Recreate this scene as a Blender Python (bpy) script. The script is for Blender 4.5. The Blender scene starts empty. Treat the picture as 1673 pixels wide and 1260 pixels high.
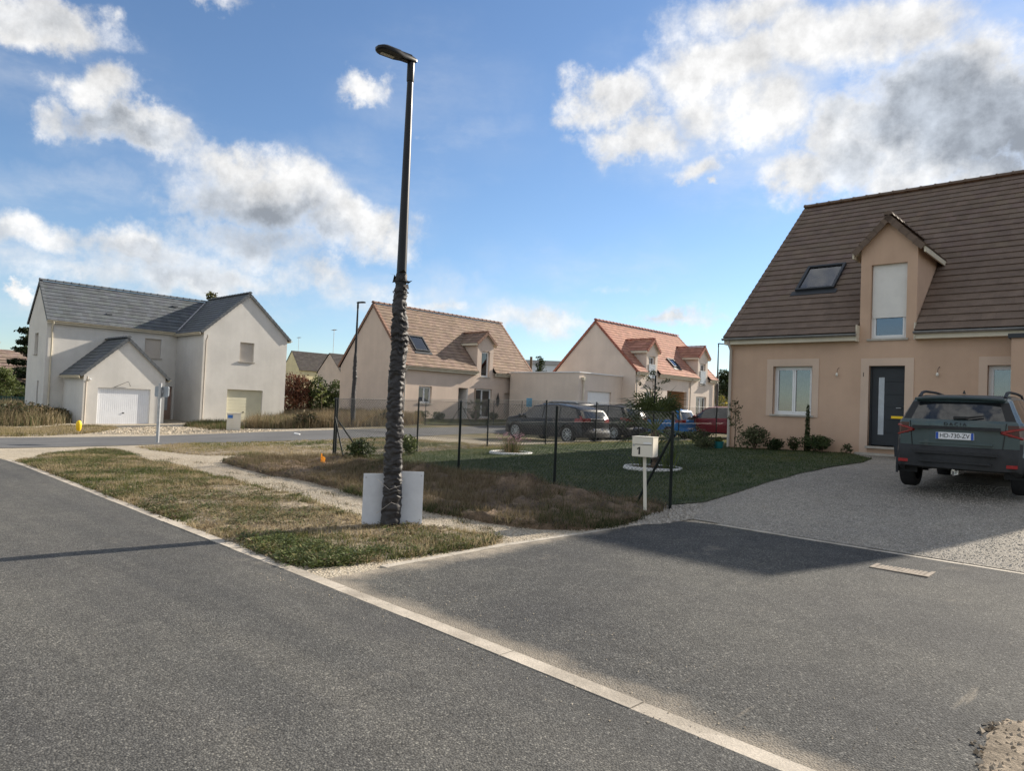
import bpy, bmesh, math, random
import numpy as np
from mathutils import Vector, Matrix, noise as mnoise
random.seed(7); rng = np.random.default_rng(7)
scn = bpy.context.scene
COL = scn.collection
# ------------------------------------------------------------------ camera
PW, PH, FPX, EYE = 1673., 1260., 1150., 1.6
PITCH, ROLL, YAW = math.radians(1.7), math.radians(2.3), math.radians(43.)
_f = np.array([-math.sin(YAW)*math.cos(PITCH), math.cos(YAW)*math.cos(PITCH), math.sin(PITCH)])
_r0 = np.array([math.cos(YAW), math.sin(YAW), 0.]); _u0 = np.cross(_r0, _f)
_r = _r0*math.cos(ROLL)+_u0*math.sin(ROLL); _u = -_r0*math.sin(ROLL)+_u0*math.cos(ROLL)
cam_d = bpy.data.cameras.new('camera'); cam = bpy.data.objects.new('camera', cam_d); COL.objects.link(cam)
cam_d.sensor_fit = 'HORIZONTAL'; cam_d.sensor_width = 36.; cam_d.lens = FPX/PW*36.; cam_d.clip_start = .05; cam_d.clip_end = 9000.
cam.matrix_world = Matrix(((_r[0], _u[0], -_f[0], 0), (_r[1], _u[1], -_f[1], 0), (_r[2], _u[2], -_f[2], EYE), (0, 0, 0, 1)))
scn.camera = cam
scn.view_settings.view_transform = 'Standard'; scn.view_settings.look = 'None'
scn.view_settings.exposure = 1.05; scn.view_settings.gamma = 1.0; scn.view_settings.use_curve_mapping = False
scn.render.resolution_x = 1024; scn.render.resolution_y = 772

def ray(px, py): return _f+_r*(px-PW/2)/FPX-_u*(py-PH/2)/FPX
# ------------------------------------------------------------------ node helpers
def nn(nt, t, **kw):
    n = nt.nodes.new(t)
    for k, v in kw.items():
        if k == 'inp':
            for kk, vv in v.items(): n.inputs[kk].default_value = vv
        else: setattr(n, k, v)
    return n
def math_(nt, op, a, b=None, c=None, clamp=False):
    n = nt.nodes.new('ShaderNodeMath'); n.operation = op; n.use_clamp = clamp
    for i, v in enumerate((a, b, c)):
        if v is None: continue
        if isinstance(v, (int, float)): n.inputs[i].default_value = v
        else: nt.links.new(v, n.inputs[i])
    return n.outputs[0]
def vmath(nt, op, a, b=None):
    n = nt.nodes.new('ShaderNodeVectorMath'); n.operation = op
    for i, v in enumerate((a, b)):
        if v is None: continue
        if isinstance(v, (tuple, list)): n.inputs[i].default_value = v
        else: nt.links.new(v, n.inputs[i])
    return n
def mixc(nt, fac, a, b, mode='MIX'):
    n = nt.nodes.new('ShaderNodeMix'); n.data_type = 'RGBA'; n.blend_type = mode; n.clamp_factor = True
    for idx, v in ((0, fac), (6, a), (7, b)):
        if isinstance(v, (int, float)): n.inputs[idx].default_value = v
        elif isinstance(v, (tuple, list)): n.inputs[idx].default_value = (*v[:3], 1)
        else: nt.links.new(v, n.inputs[idx])
    return n.outputs[2]
def sstep(nt, v, a, b, lo=0., hi=1.):
    n = nt.nodes.new('ShaderNodeMapRange'); n.interpolation_type = 'SMOOTHSTEP'
    n.inputs[1].default_value = a; n.inputs[2].default_value = b; n.inputs[3].default_value = lo; n.inputs[4].default_value = hi
    nt.links.new(v, n.inputs[0]); return n.outputs[0]
def noise_(nt, vec, scale, detail=4, rough=.55, dim='3D'):
    n = nt.nodes.new('ShaderNodeTexNoise'); n.noise_dimensions = dim
    n.inputs['Scale'].default_value = scale; n.inputs['Detail'].default_value = detail; n.inputs['Roughness'].default_value = rough
    if vec is not None: nt.links.new(vec, n.inputs['Vector'])
    return n.outputs['Fac']
# ------------------------------------------------------------------ sun and sky
SUN_EL = math.radians(26.0); SUN_AZ = math.atan2(.163, 1.)
sun_dir = Vector((math.sin(SUN_AZ)*math.cos(SUN_EL), math.cos(SUN_AZ)*math.cos(SUN_EL), math.sin(SUN_EL)))
sl = bpy.data.lights.new('sun', 'SUN'); sl.energy = 4.4; sl.angle = math.radians(.55); sl.color = (1., .9, .76)
so = bpy.data.objects.new('sun', sl); COL.objects.link(so); so.rotation_euler = (-sun_dir).to_track_quat('-Z', 'Y').to_euler(); so.location = (0, 40, 60)

world = bpy.data.worlds.new('World'); scn.world = world; world.use_nodes = True
wt = world.node_tree; wt.nodes.clear()
def build_sky():
    nt = wt
    out = nn(nt, 'ShaderNodeOutputWorld'); bg = nn(nt, 'ShaderNodeBackground'); bg.inputs['Strength'].default_value = .075
    sky = nn(nt, 'ShaderNodeTexSky'); sky.sky_type = 'NISHITA'; sky.sun_disc = False
    sky.sun_elevation = SUN_EL; sky.sun_rotation = SUN_AZ; sky.altitude = 100; sky.air_density = 1.0; sky.dust_density = .15; sky.ozone_density = 3.0
    tc = nn(nt, 'ShaderNodeTexCoord'); d = tc.outputs['Generated']
    sep = nn(nt, 'ShaderNodeSeparateXYZ'); nt.links.new(d, sep.inputs[0])
    az = math_(nt, 'ARCTAN2', sep.outputs[0], sep.outputs[1]); el = math_(nt, 'ARCSINE', sep.outputs[2])
    comb = nn(nt, 'ShaderNodeCombineXYZ'); nt.links.new(az, comb.inputs[0]); nt.links.new(el, comb.inputs[1])
    p0 = comb.outputs[0]
    # warp for ragged outlines
    w1 = nn(nt, 'ShaderNodeTexNoise'); w1.inputs['Scale'].default_value = 6; w1.inputs['Detail'].default_value = 9; w1.inputs['Roughness'].default_value = .62; nt.links.new(d, w1.inputs['Vector'])
    w2 = vmath(nt, 'SUBTRACT', w1.outputs['Color'], (.5, .5, .5)); w3 = vmath(nt, 'MULTIPLY', w2.outputs[0], (.26, .17, 0))
    p = vmath(nt, 'ADD', p0, w3.outputs[0]).outputs[0]
    def azel(px, py):
        q = ray(px, py); q = q/np.linalg.norm(q); return math.atan2(q[0], q[1]), math.asin(q[2])
    def blobs(lst, pp):
        acc = None
        for px, py, rx, ry, s in lst:
            a, e = azel(px, py); a1, e1 = azel(px+rx, py); a2, e2 = azel(px, py-ry)
            sx = math.hypot(a1-a, e1-e)*math.cos(0); sy = max(abs(e2-e), .004)
            sub = vmath(nt, 'SUBTRACT', pp, (a, e, 0)).outputs[0]
            mul = vmath(nt, 'MULTIPLY', sub, (1/sx, 1/sy, 0)).outputs[0]
            ln = vmath(nt, 'LENGTH', mul).outputs['Value']
            v = sstep(nt, ln, 0., 1.6, s, 0.)
            acc = v if acc is None else math_(nt, 'MAXIMUM', acc, v)
        return acc
    white = [(60, 30, 150, 50, 1.), (150, 150, 90, 50, 1.), (70, 190, 60, 40, .8), (200, 218, 150, 40, 1.), (380, 275, 90, 50, .9), (450, 330, 160, 80, 1.1), (590, 370, 110, 65, 1.), (420, 400, 150, 50, .8),
             (60, 385, 140, 45, .85), (230, 410, 150, 45, .75), (330, 455, 220, 40, .7), (560, 470, 170, 36, .62), (130, 450, 160, 34, .5), (18, 476, 34, 16, .9), (600, 128, 60, 28, .75), (330, -10, 120, 30, .7),
             (975, 165, 80, 48, .95), (1015, 225, 80, 46, .95), (1120, 268, 60, 28, .8), (1085, 40, 70, 60, .6), (1170, 110, 170, 80, 1.), (1250, 190, 140, 70, .95), (1120, 190, 90, 50, .7), (1200, 20, 150, 60, .8), (1210, 235, 60, 24, .6), (1340, 60, 150, 90, .9), (1480, 40, 170, 90, 1.),
             (1330, 290, 90, 60, 1.), (1400, 230, 110, 80, 1.1), (1530, 190, 160, 120, 1.3), (1650, 150, 140, 130, 1.3), (1620, 280, 120, 70, 1.), (1760, 200, 160, 130, 1.1),
             (720, 492, 90, 17, .6), (890, 530, 110, 30, .7), (1100, 527, 90, 20, .7), (1000, 460, 60, 16, .35), (830, 250, 60, 30, .3), (715, 185, 30, 14, .35), (100, 505, 120, 26, .4), (1160, 300, 22, 12, .7)]
    grey = [(1550, 170, 200, 85, 1.1), (1660, 190, 160, 110, 1.1), (1400, 270, 90, 50, .5), (1270, 150, 60, 26, .3), (410, 375, 170, 60, .85), (330, 320, 90, 50, .6), (540, 405, 110, 40, .7), (250, 440, 180, 30, .6), (150, 205, 100, 34, .75), (130, 235, 130, 30, .75), (230, 235, 100, 22, .6), (520, 415, 110, 26, .6), (60, 20, 90, 30, .35), (990, 235, 30, 20, .2), (1420, 260, 60, 40, .5), (250, 420, 150, 26, .5), (50, 395, 60, 20, .4)]
    mw = blobs(white, p)
    f1 = noise_(nt, d, 11, 12, .64); f2 = noise_(nt, d, 3.2, 5, .55)
    # unseen sky beyond the frame: denser cumulus added to brighten and neutralise ambient light
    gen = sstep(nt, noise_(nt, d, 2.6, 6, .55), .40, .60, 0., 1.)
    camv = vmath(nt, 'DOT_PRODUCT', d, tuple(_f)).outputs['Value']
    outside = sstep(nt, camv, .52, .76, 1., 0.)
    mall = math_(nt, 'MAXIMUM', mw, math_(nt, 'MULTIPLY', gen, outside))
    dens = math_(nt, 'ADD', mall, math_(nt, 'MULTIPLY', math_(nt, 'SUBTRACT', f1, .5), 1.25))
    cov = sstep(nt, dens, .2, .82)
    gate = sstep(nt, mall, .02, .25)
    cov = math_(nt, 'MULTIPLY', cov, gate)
    horizon = sstep(nt, el, .0, .06, 0.35, 1.); cov = math_(nt, 'MULTIPLY', cov, horizon)
    # shade: relief towards the sun plus thick grey hearts
    ds = vmath(nt, 'ADD', d, tuple(x*.028 for x in (sun_dir.x+.35, sun_dir.y-.2, sun_dir.z+.5))).outputs[0]
    f1s = noise_(nt, ds, 11, 12, .64)
    rel = math_(nt, 'SUBTRACT', f1, f1s)
    gm = blobs(grey, p); gm = math_(nt, 'ADD', gm, math_(nt, 'MULTIPLY', math_(nt, 'SUBTRACT', f2, .5), .5))
    gm = math_(nt, 'MULTIPLY', sstep(nt, gm, .05, .8), sstep(nt, dens, .4, .85))
    bright = math_(nt, 'ADD', math_(nt, 'MULTIPLY', rel, 1.15), 0.84)
    bright = math_(nt, 'SUBTRACT', bright, math_(nt, 'MULTIPLY', gm, .38)); bright = math_(nt, 'MAXIMUM', bright, .34)
    tint = mixc(nt, gm, (7.0, 6.95, 6.85), (6.0, 6.5, 7.2))
    sc = nn(nt, 'ShaderNodeVectorMath'); sc.operation = 'SCALE'; nt.links.new(tint, sc.inputs[0]); nt.links.new(bright, sc.inputs['Scale'])
    skyc = mixc(nt, 1., sky.outputs[0], (.90, .94, .99), 'MULTIPLY')
    # thin high veils and haze streaks
    veil = [(200, 440, 330, 60, 1.), (480, 460, 260, 50, 1.), (120, 330, 160, 50, .6), (300, 250, 200, 50, .5), (620, 300, 120, 90, .45), (800, 240, 130, 60, .5), (980, 440, 170, 50, .55), (880, 520, 240, 36, .9), (1100, 520, 170, 34, .9), (1150, 180, 200, 120, .8), (1300, 120, 260, 160, .9), (1250, 280, 150, 70, .7), (1480, 90, 260, 140, .9), (90, 100, 200, 90, .6), (700, 120, 150, 80, .3), (680, 480, 150, 36, .8), (60, 500, 160, 40, .8)]
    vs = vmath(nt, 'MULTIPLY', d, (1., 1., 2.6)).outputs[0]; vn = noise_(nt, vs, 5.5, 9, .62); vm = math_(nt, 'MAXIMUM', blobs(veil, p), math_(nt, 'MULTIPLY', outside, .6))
    vf = math_(nt, 'MULTIPLY', vm, sstep(nt, vn, .36, .72, .08, .75))
    skyc = mixc(nt, vf, skyc, (5.6, 5.75, 5.95))
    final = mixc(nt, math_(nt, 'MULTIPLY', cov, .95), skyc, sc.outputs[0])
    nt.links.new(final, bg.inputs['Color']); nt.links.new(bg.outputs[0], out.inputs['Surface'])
build_sky()
world.cycles.sampling_method = 'MANUAL'; world.cycles.sample_map_resolution = 512
# ------------------------------------------------------------------ terrain
_anch = np.array([(0,0,0),(-3,3.3,0),(-5,3.5,0),(-12,3.6,-.02),(-18,3.8,-.05),(-7.2,5.6,0),(-9,6.5,0),(-5.3,7,0),(-2,7,0),(-5.2,8.9,.02),(-1,9.1,.02),(4,9,.02),(-13,7.5,.03),
 (-15,9.6,.14),(-12.5,9.5,.15),(-10,9.5,.16),(-7.6,9.4,.15),(-5.6,9.6,.13),(-15.5,12.8,.19),(-15.5,15.5,.3),(-15.5,25,.38),(-10,14,.33),(-10,20,.58),(-3,14,.46),(1,14,.46),(-6,12,.3),(-2,11,.2),
 (-5.5,20.3,.70),(-10,22,.65),(0,21,.7),(-28.8,19.7,.3),(-32,25.3,.65),(-31,35,.72),(-25,34,.65),(-20,26,.16),(-21,31,.28),(-42,14,-.25),(-41,12,-.2),(-40,18,-.05),(-42,23,.2),(-48,11,-.2),(-24,8,-.12),(-24,14,.08),(-25,20,.25),(-26,26,.25),
 (-28,43,1.3),(-25,49,1.3),(-18,40,.8),(-22,5,-.12),(-26,2,-.2),(-40,0,-.4),(8,0,0),(10,10,.1),(10,20,.7),(0,-12,0),(-20,-10,-.1),(-40,-15,-.4),(-40,30,.5),(-55,20,.2),(-60,5,-.3),(-50,45,1.2),(-20,60,1.4),(20,40,1.2),(-70,60,1.3),(-90,10,-.2),(30,0,0),(0,-30,0),(-60,-30,-.4)], float)
_C = 3.
def _phi(d2): return np.sqrt(d2+_C*_C)
_A = _phi(((_anch[:, None, :2]-_anch[None, :, :2])**2).sum(-1)); _n = len(_anch)
_Pm = np.c_[np.ones(_n), _anch[:, :2]*.01]
_K = np.block([[_A-np.eye(_n)*.35, _Pm], [_Pm.T, np.zeros((3, 3))]])
_cf = np.linalg.solve(_K, np.r_[_anch[:, 2], 0, 0, 0])
def zt_np(x, y):
    x = np.asarray(x, float); y = np.asarray(y, float)
    xc = np.clip(x, -95, 35); yc = np.clip(y, -32, 65)
    sh = xc.shape; xc = xc.ravel(); yc = yc.ravel(); o = np.empty(len(xc))
    for i in range(0, len(xc), 20000):
        a = xc[i:i+20000]; b = yc[i:i+20000]
        o[i:i+20000] = _phi((a[:, None]-_anch[None, :, 0])**2+(b[:, None]-_anch[None, :, 1])**2)@_cf[:_n]+_cf[_n]+_cf[_n+1]*a*.01+_cf[_n+2]*b*.01
    return o.reshape(sh)
def zt(x, y): return float(zt_np(np.array([x]), np.array([y]))[0])
def G(px, py):
    d = ray(px, py); s = np.linspace(2., 110., 1400); P = d[None]*s[:, None]
    h = P[:, 2]+EYE-zt_np(P[:, 0], P[:, 1]); k = np.argmax(h < 0)
    if h[k] >= 0: k = len(s)-1
    a, b = s[k-1], s[k]
    for _ in range(18):
        m = (a+b)/2; q = d*m
        if q[2]+EYE-zt(q[0], q[1]) < 0: b = m
        else: a = m
    q = d*b; return np.array([q[0], q[1]])
def at(px, py, dist):
    d = ray(px, py); s = dist/math.hypot(d[0], d[1]); q = d*s; return np.array([q[0], q[1], q[2]+EYE])
# ------------------------------------------------------------------ object helpers
def tag(o, label=None, cat=None, group=None, kind=None):
    if label: o['label'] = label
    if cat: o['category'] = cat
    if group: o['group'] = group
    if kind: o['kind'] = kind
    return o
def link(o, parent=None):
    COL.objects.link(o)
    if parent is not None: o.parent = parent
    return o
def empty(name, loc=(0, 0, 0), rz=0., label=None, cat=None, group=None):
    o = bpy.data.objects.new(name, None); o.empty_display_size = .3; link(o); o.location = loc; o.rotation_euler = (0, 0, rz)
    return tag(o, label, cat, group)
class MB:
    def __init__(s): s.v = []; s.f = []; s.m = []
    def face(s, pts, m=0):
        b = len(s.v); s.v += [tuple(p) for p in pts]; s.f.append(tuple(range(b, b+len(pts)))); s.m.append(m)
    def box(s, x0, x1, y0, y1, z0, z1, m=0, M=None):
        b = len(s.v); P = [(x0,y0,z0),(x1,y0,z0),(x1,y1,z0),(x0,y1,z0),(x0,y0,z1),(x1,y0,z1),(x1,y1,z1),(x0,y1,z1)]
        if M is not None: P = [tuple(M@Vector(p)) for p in P]
        s.v += P
        for q in ((0,3,2,1),(4,5,6,7),(0,1,5,4),(1,2,6,5),(2,3,7,6),(3,0,4,7)): s.f.append(tuple(b+i for i in q)); s.m.append(m)
        return s
    def tube(s, pts, r, n=8, m=0, caps=True):
        pts = [Vector(p) for p in pts]; k = len(pts); R = r if isinstance(r, (list, tuple)) else [r]*k
        rings = []
        ref = None
        for i, p in enumerate(pts):
            t = (pts[min(i+1, k-1)]-pts[max(i-1, 0)]).normalized()
            if ref is None or abs(ref.dot(t)) > .95: ref = Vector((0, 0, 1)) if abs(t.z) < .9 else Vector((1, 0, 0))
            a = (ref-t*ref.dot(t)).normalized(); c = t.cross(a); ref = a
            b = len(s.v)
            for j in range(n):
                w = 2*math.pi*j/n; s.v.append(tuple(p+(a*math.cos(w)+c*math.sin(w))*R[i]))
            rings.append(b)
        for i in range(k-1):
            for j in range(n):
                j2 = (j+1) % n; s.f.append((rings[i]+j, rings[i]+j2, rings[i+1]+j2, rings[i+1]+j)); s.m.append(m)
        if caps:
            s.f.append(tuple(rings[0]+j for j in range(n-1, -1, -1))); s.m.append(m)
            s.f.append(tuple(rings[-1]+j for j in range(n))); s.m.append(m)
        return s
    def lathe(s, prof, n=16, M=None, m=0):
        "prof: (radius, z) list about local z"
        b = len(s.v)
        for r, z in prof:
            for j in range(n):
                w = 2*math.pi*j/n; p = Vector((r*math.cos(w), r*math.sin(w), z)); s.v.append(tuple(M@p if M is not None else p))
        for i in range(len(prof)-1):
            for j in range(n):
                j2 = (j+1) % n; s.f.append((b+i*n+j, b+i*n+j2, b+(i+1)*n+j2, b+(i+1)*n+j)); s.m.append(m)
        return s
    def prism(s, poly, axis, a0, a1, m=0):
        "poly 2-D points; axis 'x': poly=(y,z); 'y': poly=(x,z); 'z': poly=(x,y)"
        def P(p, a): return {'x': (a, p[0], p[1]), 'y': (p[0], a, p[1]), 'z': (p[0], p[1], a)}[axis]
        n = len(poly); b = len(s.v); s.v += [P(p, a0) for p in poly]+[P(p, a1) for p in poly]
        s.f.append(tuple(b+i for i in range(n))); s.f.append(tuple(b+n+i for i in range(n-1, -1, -1))); s.m += [m, m]
        for i in range(n):
            j = (i+1) % n; s.f.append((b+i, b+n+i, b+n+j, b+j)); s.m.append(m)
        return s
    def mesh(s, name, mats, smooth=False, fix=True):
        me = bpy.data.meshes.new(name); me.from_pydata(s.v, [], s.f)
        for mt in (mats if isinstance(mats, (list, tuple)) else [mats]): me.materials.append(mt)
        if any(s.m): me.polygons.foreach_set('material_index', s.m)
        if fix:
            bm = bmesh.new(); bm.from_mesh(me); bmesh.ops.remove_doubles(bm, verts=bm.verts, dist=1e-5); bmesh.ops.recalc_face_normals(bm, faces=bm.faces); bm.to_mesh(me); bm.free()
        if smooth: me.polygons.foreach_set('use_smooth', [True]*len(me.polygons)); 
        me.update(); return me
    def build(s, name, mats, parent=None, smooth=False, loc=None, fix=True):
        o = bpy.data.objects.new(name, s.mesh(name, mats, smooth, fix)); link(o, parent)
        if loc is not None: o.location = loc
        return o
def shade_auto(o, deg=35):
    me = o.data
    me.polygons.foreach_set('use_smooth', [True]*len(me.polygons))
    bm = bmesh.new(); bm.from_mesh(me); c = math.radians(deg)
    for e in bm.edges:
        if len(e.link_faces) != 2 or e.calc_face_angle(0) > c: e.smooth = False
    bm.to_mesh(me); bm.free()
def raw_mesh(name, verts, faces, mat, cols=None, parent=None, kind=None, label=None, cat=None):
    "numpy verts (N,3); faces (M,k) same k"
    me = bpy.data.meshes.new(name); verts = np.ascontiguousarray(verts, np.float32); faces = np.ascontiguousarray(faces, np.int32)
    me.vertices.add(len(verts)); me.vertices.foreach_set('co', verts.ravel())
    k = faces.shape[1]; me.loops.add(faces.size); me.loops.foreach_set('vertex_index', faces.ravel())
    me.polygons.add(len(faces)); me.polygons.foreach_set('loop_start', np.arange(0, faces.size, k, dtype=np.int32)); me.polygons.foreach_set('loop_total', np.full(len(faces), k, np.int32))
    me.polygons.foreach_set('use_smooth', np.zeros(len(faces), bool)); me.update(calc_edges=True); me.validate()
    if cols is not None:
        a = me.color_attributes.new('Col', 'FLOAT_COLOR', 'POINT'); c = np.c_[cols, np.ones(len(cols))].astype(np.float32); a.data.foreach_set('color', c.ravel())
    me.materials.append(mat); o = bpy.data.objects.new(name, me); link(o, parent); tag(o, label, cat, None, kind); return o
# ------------------------------------------------------------------ materials
MATS = {}
def mat(name, col, rough=.8, var=.12, scale=2., col2=None, bump=0., bscale=60., metal=0., spec=.35, attr=False, orand=0., fine=0., fscale=80., coat=0., trans=0.):
    m = bpy.data.materials.new(name); m.use_nodes = True; nt = m.node_tree; b = nt.nodes['Principled BSDF']
    pos = nn(nt, 'ShaderNodeNewGeometry').outputs['Position']
    c1 = tuple(max(0, x*(1-var)) for x in col); c2 = col2 or tuple(min(1, x*(1+var)) for x in col)
    f = sstep(nt, noise_(nt, pos, scale, 6, .6), .3, .7)
    c = mixc(nt, f, c1, c2)
    if fine:
        ff = noise_(nt, pos, fscale, 3, .7); c = mixc(nt, 1., c, mixc(nt, sstep(nt, ff, .25, .75), (1-fine,)*3, (1+fine,)*3), 'MULTIPLY')
    if attr:
        at_ = nn(nt, 'ShaderNodeAttribute'); at_.attribute_name = 'Col'; c = mixc(nt, 1., c, at_.outputs['Color'], 'MULTIPLY')
    if orand:
        oi = nn(nt, 'ShaderNodeObjectInfo'); r = math_(nt, 'MULTIPLY_ADD', oi.outputs['Random'], 2*orand, 1-orand)
        cc = nn(nt, 'ShaderNodeCombineXYZ'); [nt.links.new(r, cc.inputs[i]) for i in range(3)]
        c = mixc(nt, 1., c, cc.outputs[0], 'MULTIPLY')
    nt.links.new(c, b.inputs['Base Color']); b.inputs['Roughness'].default_value = rough; b.inputs['Metallic'].default_value = metal
    b.inputs['Specular IOR Level'].default_value = spec
    if coat: b.inputs['Coat Weight'].default_value = coat; b.inputs['Coat Roughness'].default_value = .04
    if bump:
        bn = nn(nt, 'ShaderNodeBump'); bn.inputs['Strength'].default_value = 1.; bn.inputs['Distance'].default_value = bump
        nt.links.new(noise_(nt, pos, bscale, 5, .65), bn.inputs['Height']); nt.links.new(bn.outputs[0], b.inputs['Normal'])
    if trans:
        out = nt.nodes['Material Output']; tr = nn(nt, 'ShaderNodeBsdfTranslucent'); nt.links.new(c, tr.inputs['Color'])
        mx = nn(nt, 'ShaderNodeMixShader'); mx.inputs[0].default_value = trans; nt.links.new(b.outputs[0], mx.inputs[1]); nt.links.new(tr.outputs[0], mx.inputs[2]); nt.links.new(mx.outputs[0], out.inputs['Surface'])
    MATS[name] = m; return m
def glass_mat(name, tint=(.05, .06, .07), clear=.55):
    m = bpy.data.materials.new(name); m.use_nodes = True; nt = m.node_tree; out = nt.nodes['Material Output']; nt.nodes.remove(nt.nodes['Principled BSDF'])
    tr = nn(nt, 'ShaderNodeBsdfTransparent'); tr.inputs[0].default_value = (clear, clear*1.01, clear, 1)
    gl = nn(nt, 'ShaderNodeBsdfGlossy'); gl.inputs['Roughness'].default_value = .02; gl.inputs[0].default_value = (.95, .97, 1, 1)
    fr = nn(nt, 'ShaderNodeFresnel'); fr.inputs[0].default_value = 1.62
    k = math_(nt, 'ADD', fr.outputs[0], .06, clamp=True)
    mx = nn(nt, 'ShaderNodeMixShader'); nt.links.new(k, mx.inputs[0]); nt.links.new(tr.outputs[0], mx.inputs[1]); nt.links.new(gl.outputs[0], mx.inputs[2]); nt.links.new(mx.outputs[0], out.inputs[0])
    MATS[name] = m; return m
def stone_mat(name, ca, cb, cc, scale, bump=.006, dust=(.5, .44, .34), dustk=.0, dustscale=.6, rough=.92, tint=None):
    "aggregate: voronoi cells with random greys, joints darker"
    m = bpy.data.materials.new(name); m.use_nodes = True; nt = m.node_tree; b = nt.nodes['Principled BSDF']
    pos = nn(nt, 'ShaderNodeNewGeometry').outputs['Position']
    vo = nn(nt, 'ShaderNodeTexVoronoi'); vo.inputs['Scale'].default_value = scale; nt.links.new(pos, vo.inputs['Vector'])
    sp = nn(nt, 'ShaderNodeSeparateColor'); nt.links.new(vo.outputs['Color'], sp.inputs[0])
    c = mixc(nt, sp.outputs[0], ca, cb); c = mixc(nt, sstep(nt, sp.outputs[1], .86, .95), c, cc)
    big = noise_(nt, pos, .35, 5, .6); c = mixc(nt, 1., c, mixc(nt, sstep(nt, big, .3, .7), (.86, .86, .87), (1.1, 1.09, 1.06)), 'MULTIPLY')
    mid = noise_(nt, pos, 4., 6, .65); c = mixc(nt, 1., c, mixc(nt, sstep(nt, mid, .3, .7), (.9, .9, .9), (1.1, 1.1, 1.1)), 'MULTIPLY')
    joint = sstep(nt, vo.outputs['Distance'], .35, .75, 1., .55)
    jj = nn(nt, 'ShaderNodeCombineXYZ'); [nt.links.new(joint, jj.inputs[i]) for i in range(3)]
    c = mixc(nt, 1., c, jj.outputs[0], 'MULTIPLY')
    if dustk:
        dn = noise_(nt, pos, dustscale, 8, .62); c = mixc(nt, sstep(nt, dn, .56, .78, 0., dustk), c, dust)
    if tint: c = tint(nt, pos, c)
    nt.links.new(c, b.inputs['Base Color']); b.inputs['Roughness'].default_value = rough; b.inputs['Specular IOR Level'].default_value = .25
    h = math_(nt, 'ADD', math_(nt, 'MULTIPLY', vo.outputs['Distance'], -1.), math_(nt, 'MULTIPLY', sp.outputs[2], .5))
    bn = nn(nt, 'ShaderNodeBump'); bn.inputs['Distance'].default_value = bump; bn.inputs['Strength'].default_value = 1.
    nt.links.new(h, bn.inputs['Height']); nt.links.new(bn.outputs[0], b.inputs['Normal'])
    MATS[name] = m; return m

def spur_tint(nt, pos, c):
    # sand carried along the kerb and scuffs: sandy bands by the edges (x=-5.4, y=3.4, y=9.1), broken by noise
    s = nn(nt, 'ShaderNodeSeparateXYZ'); nt.links.new(pos, s.inputs[0])
    n = noise_(nt, pos, 2.2, 7, .65)
    a = sstep(nt, math_(nt, 'ADD', s.outputs[0], math_(nt, 'MULTIPLY', n, -.9)), -6.2, -5.62, 1., 0.)
    kerb = math_(nt, 'ADD', s.outputs[1], math_(nt, 'MULTIPLY', s.outputs[0], .036))
    k2 = sstep(nt, math_(nt, 'ADD', kerb, math_(nt, 'MULTIPLY', n, -.6)), 3.0, 3.3, 1., 0.)
    e = math_(nt, 'MAXIMUM', a, math_(nt, 'MULTIPLY', k2, .45))
    n2 = noise_(nt, pos, 1.1, 9, .68); sc = sstep(nt, n2, .6, .74, 0., .3)
    sk = vmath(nt, 'MULTIPLY', pos, (9., .8, 1.)).outputs[0]; s2 = math_(nt, 'MULTIPLY', sstep(nt, noise_(nt, sk, 1.1, 3, .5), .66, .76, 0., .22), sstep(nt, noise_(nt, pos, .8, 2, .5), .5, .6)); sc = math_(nt, 'MAXIMUM', sc, s2)
    dk = noise_(nt, pos, .5, 4, .55); c = mixc(nt, 1., c, mixc(nt, sstep(nt, dk, .35, .65), (.84, .85, .88), (1.12, 1.11, 1.08)), 'MULTIPLY')
    return mixc(nt, math_(nt, 'MAXIMUM', e, sc), c, (.42, .36, .28))
def road_tint(nt, pos, c):
    st = vmath(nt, 'MULTIPLY', pos, (.12, 1.1, 1.)).outputs[0]; a = noise_(nt, st, 1.6, 5, .6)
    c = mixc(nt, 1., c, mixc(nt, sstep(nt, a, .35, .65), (.86, .87, .89), (1.12, 1.11, 1.09)), 'MULTIPLY')
    b = noise_(nt, pos, 1.3, 9, .7); c = mixc(nt, sstep(nt, b, .60, .72, 0., .28), c, (.27, .245, .20))
    d = noise_(nt, pos, .55, 3, .5); c = mixc(nt, sstep(nt, d, .62, .70, 0., .35), c, (.05, .05, .052))
    return c
asphalt = stone_mat('asphalt', (.070, .0695, .067), (.128, .126, .119), (.20, .195, .178), 95, .0035, dustk=.0, tint=road_tint)
asphalt2 = stone_mat('asphalt_spur', (.054, .055, .0548), (.112, .112, .107), (.185, .181, .168), 80, .005, dustk=.0, tint=spur_tint)
asphalt_far = mat('asphalt_far', (.105, .105, .105), .9, .15, .5, fine=.25, fscale=30)
gravel = stone_mat('gravel', (.25, .228, .195), (.40, .37, .32), (.48, .445, .39), 58, .008, dust=(.33, .28, .2), dustk=.35)
def ground_tint(nt, pos, c):
    s = nn(nt, 'ShaderNodeSeparateXYZ'); nt.links.new(pos, s.inputs[0]); n = math_(nt, 'MULTIPLY', noise_(nt, pos, .25, 5, .6), 6.)
    a = math_(nt, 'ADD', s.outputs[0], n); b = math_(nt, 'ADD', s.outputs[1], n)
    k = math_(nt, 'MULTIPLY', sstep(nt, a, -46, -42), sstep(nt, a, 9, 14, 1., 0.)); k = math_(nt, 'MULTIPLY', k, math_(nt, 'MULTIPLY', sstep(nt, b, 1, 3), sstep(nt, b, 20, 25, 1., 0.)))
    f = mixc(nt, sstep(nt, noise_(nt, pos, .6, 6, .6), .35, .65), (.10, .095, .045), (.19, .155, .085))
    return mixc(nt, k, f, c)
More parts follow.
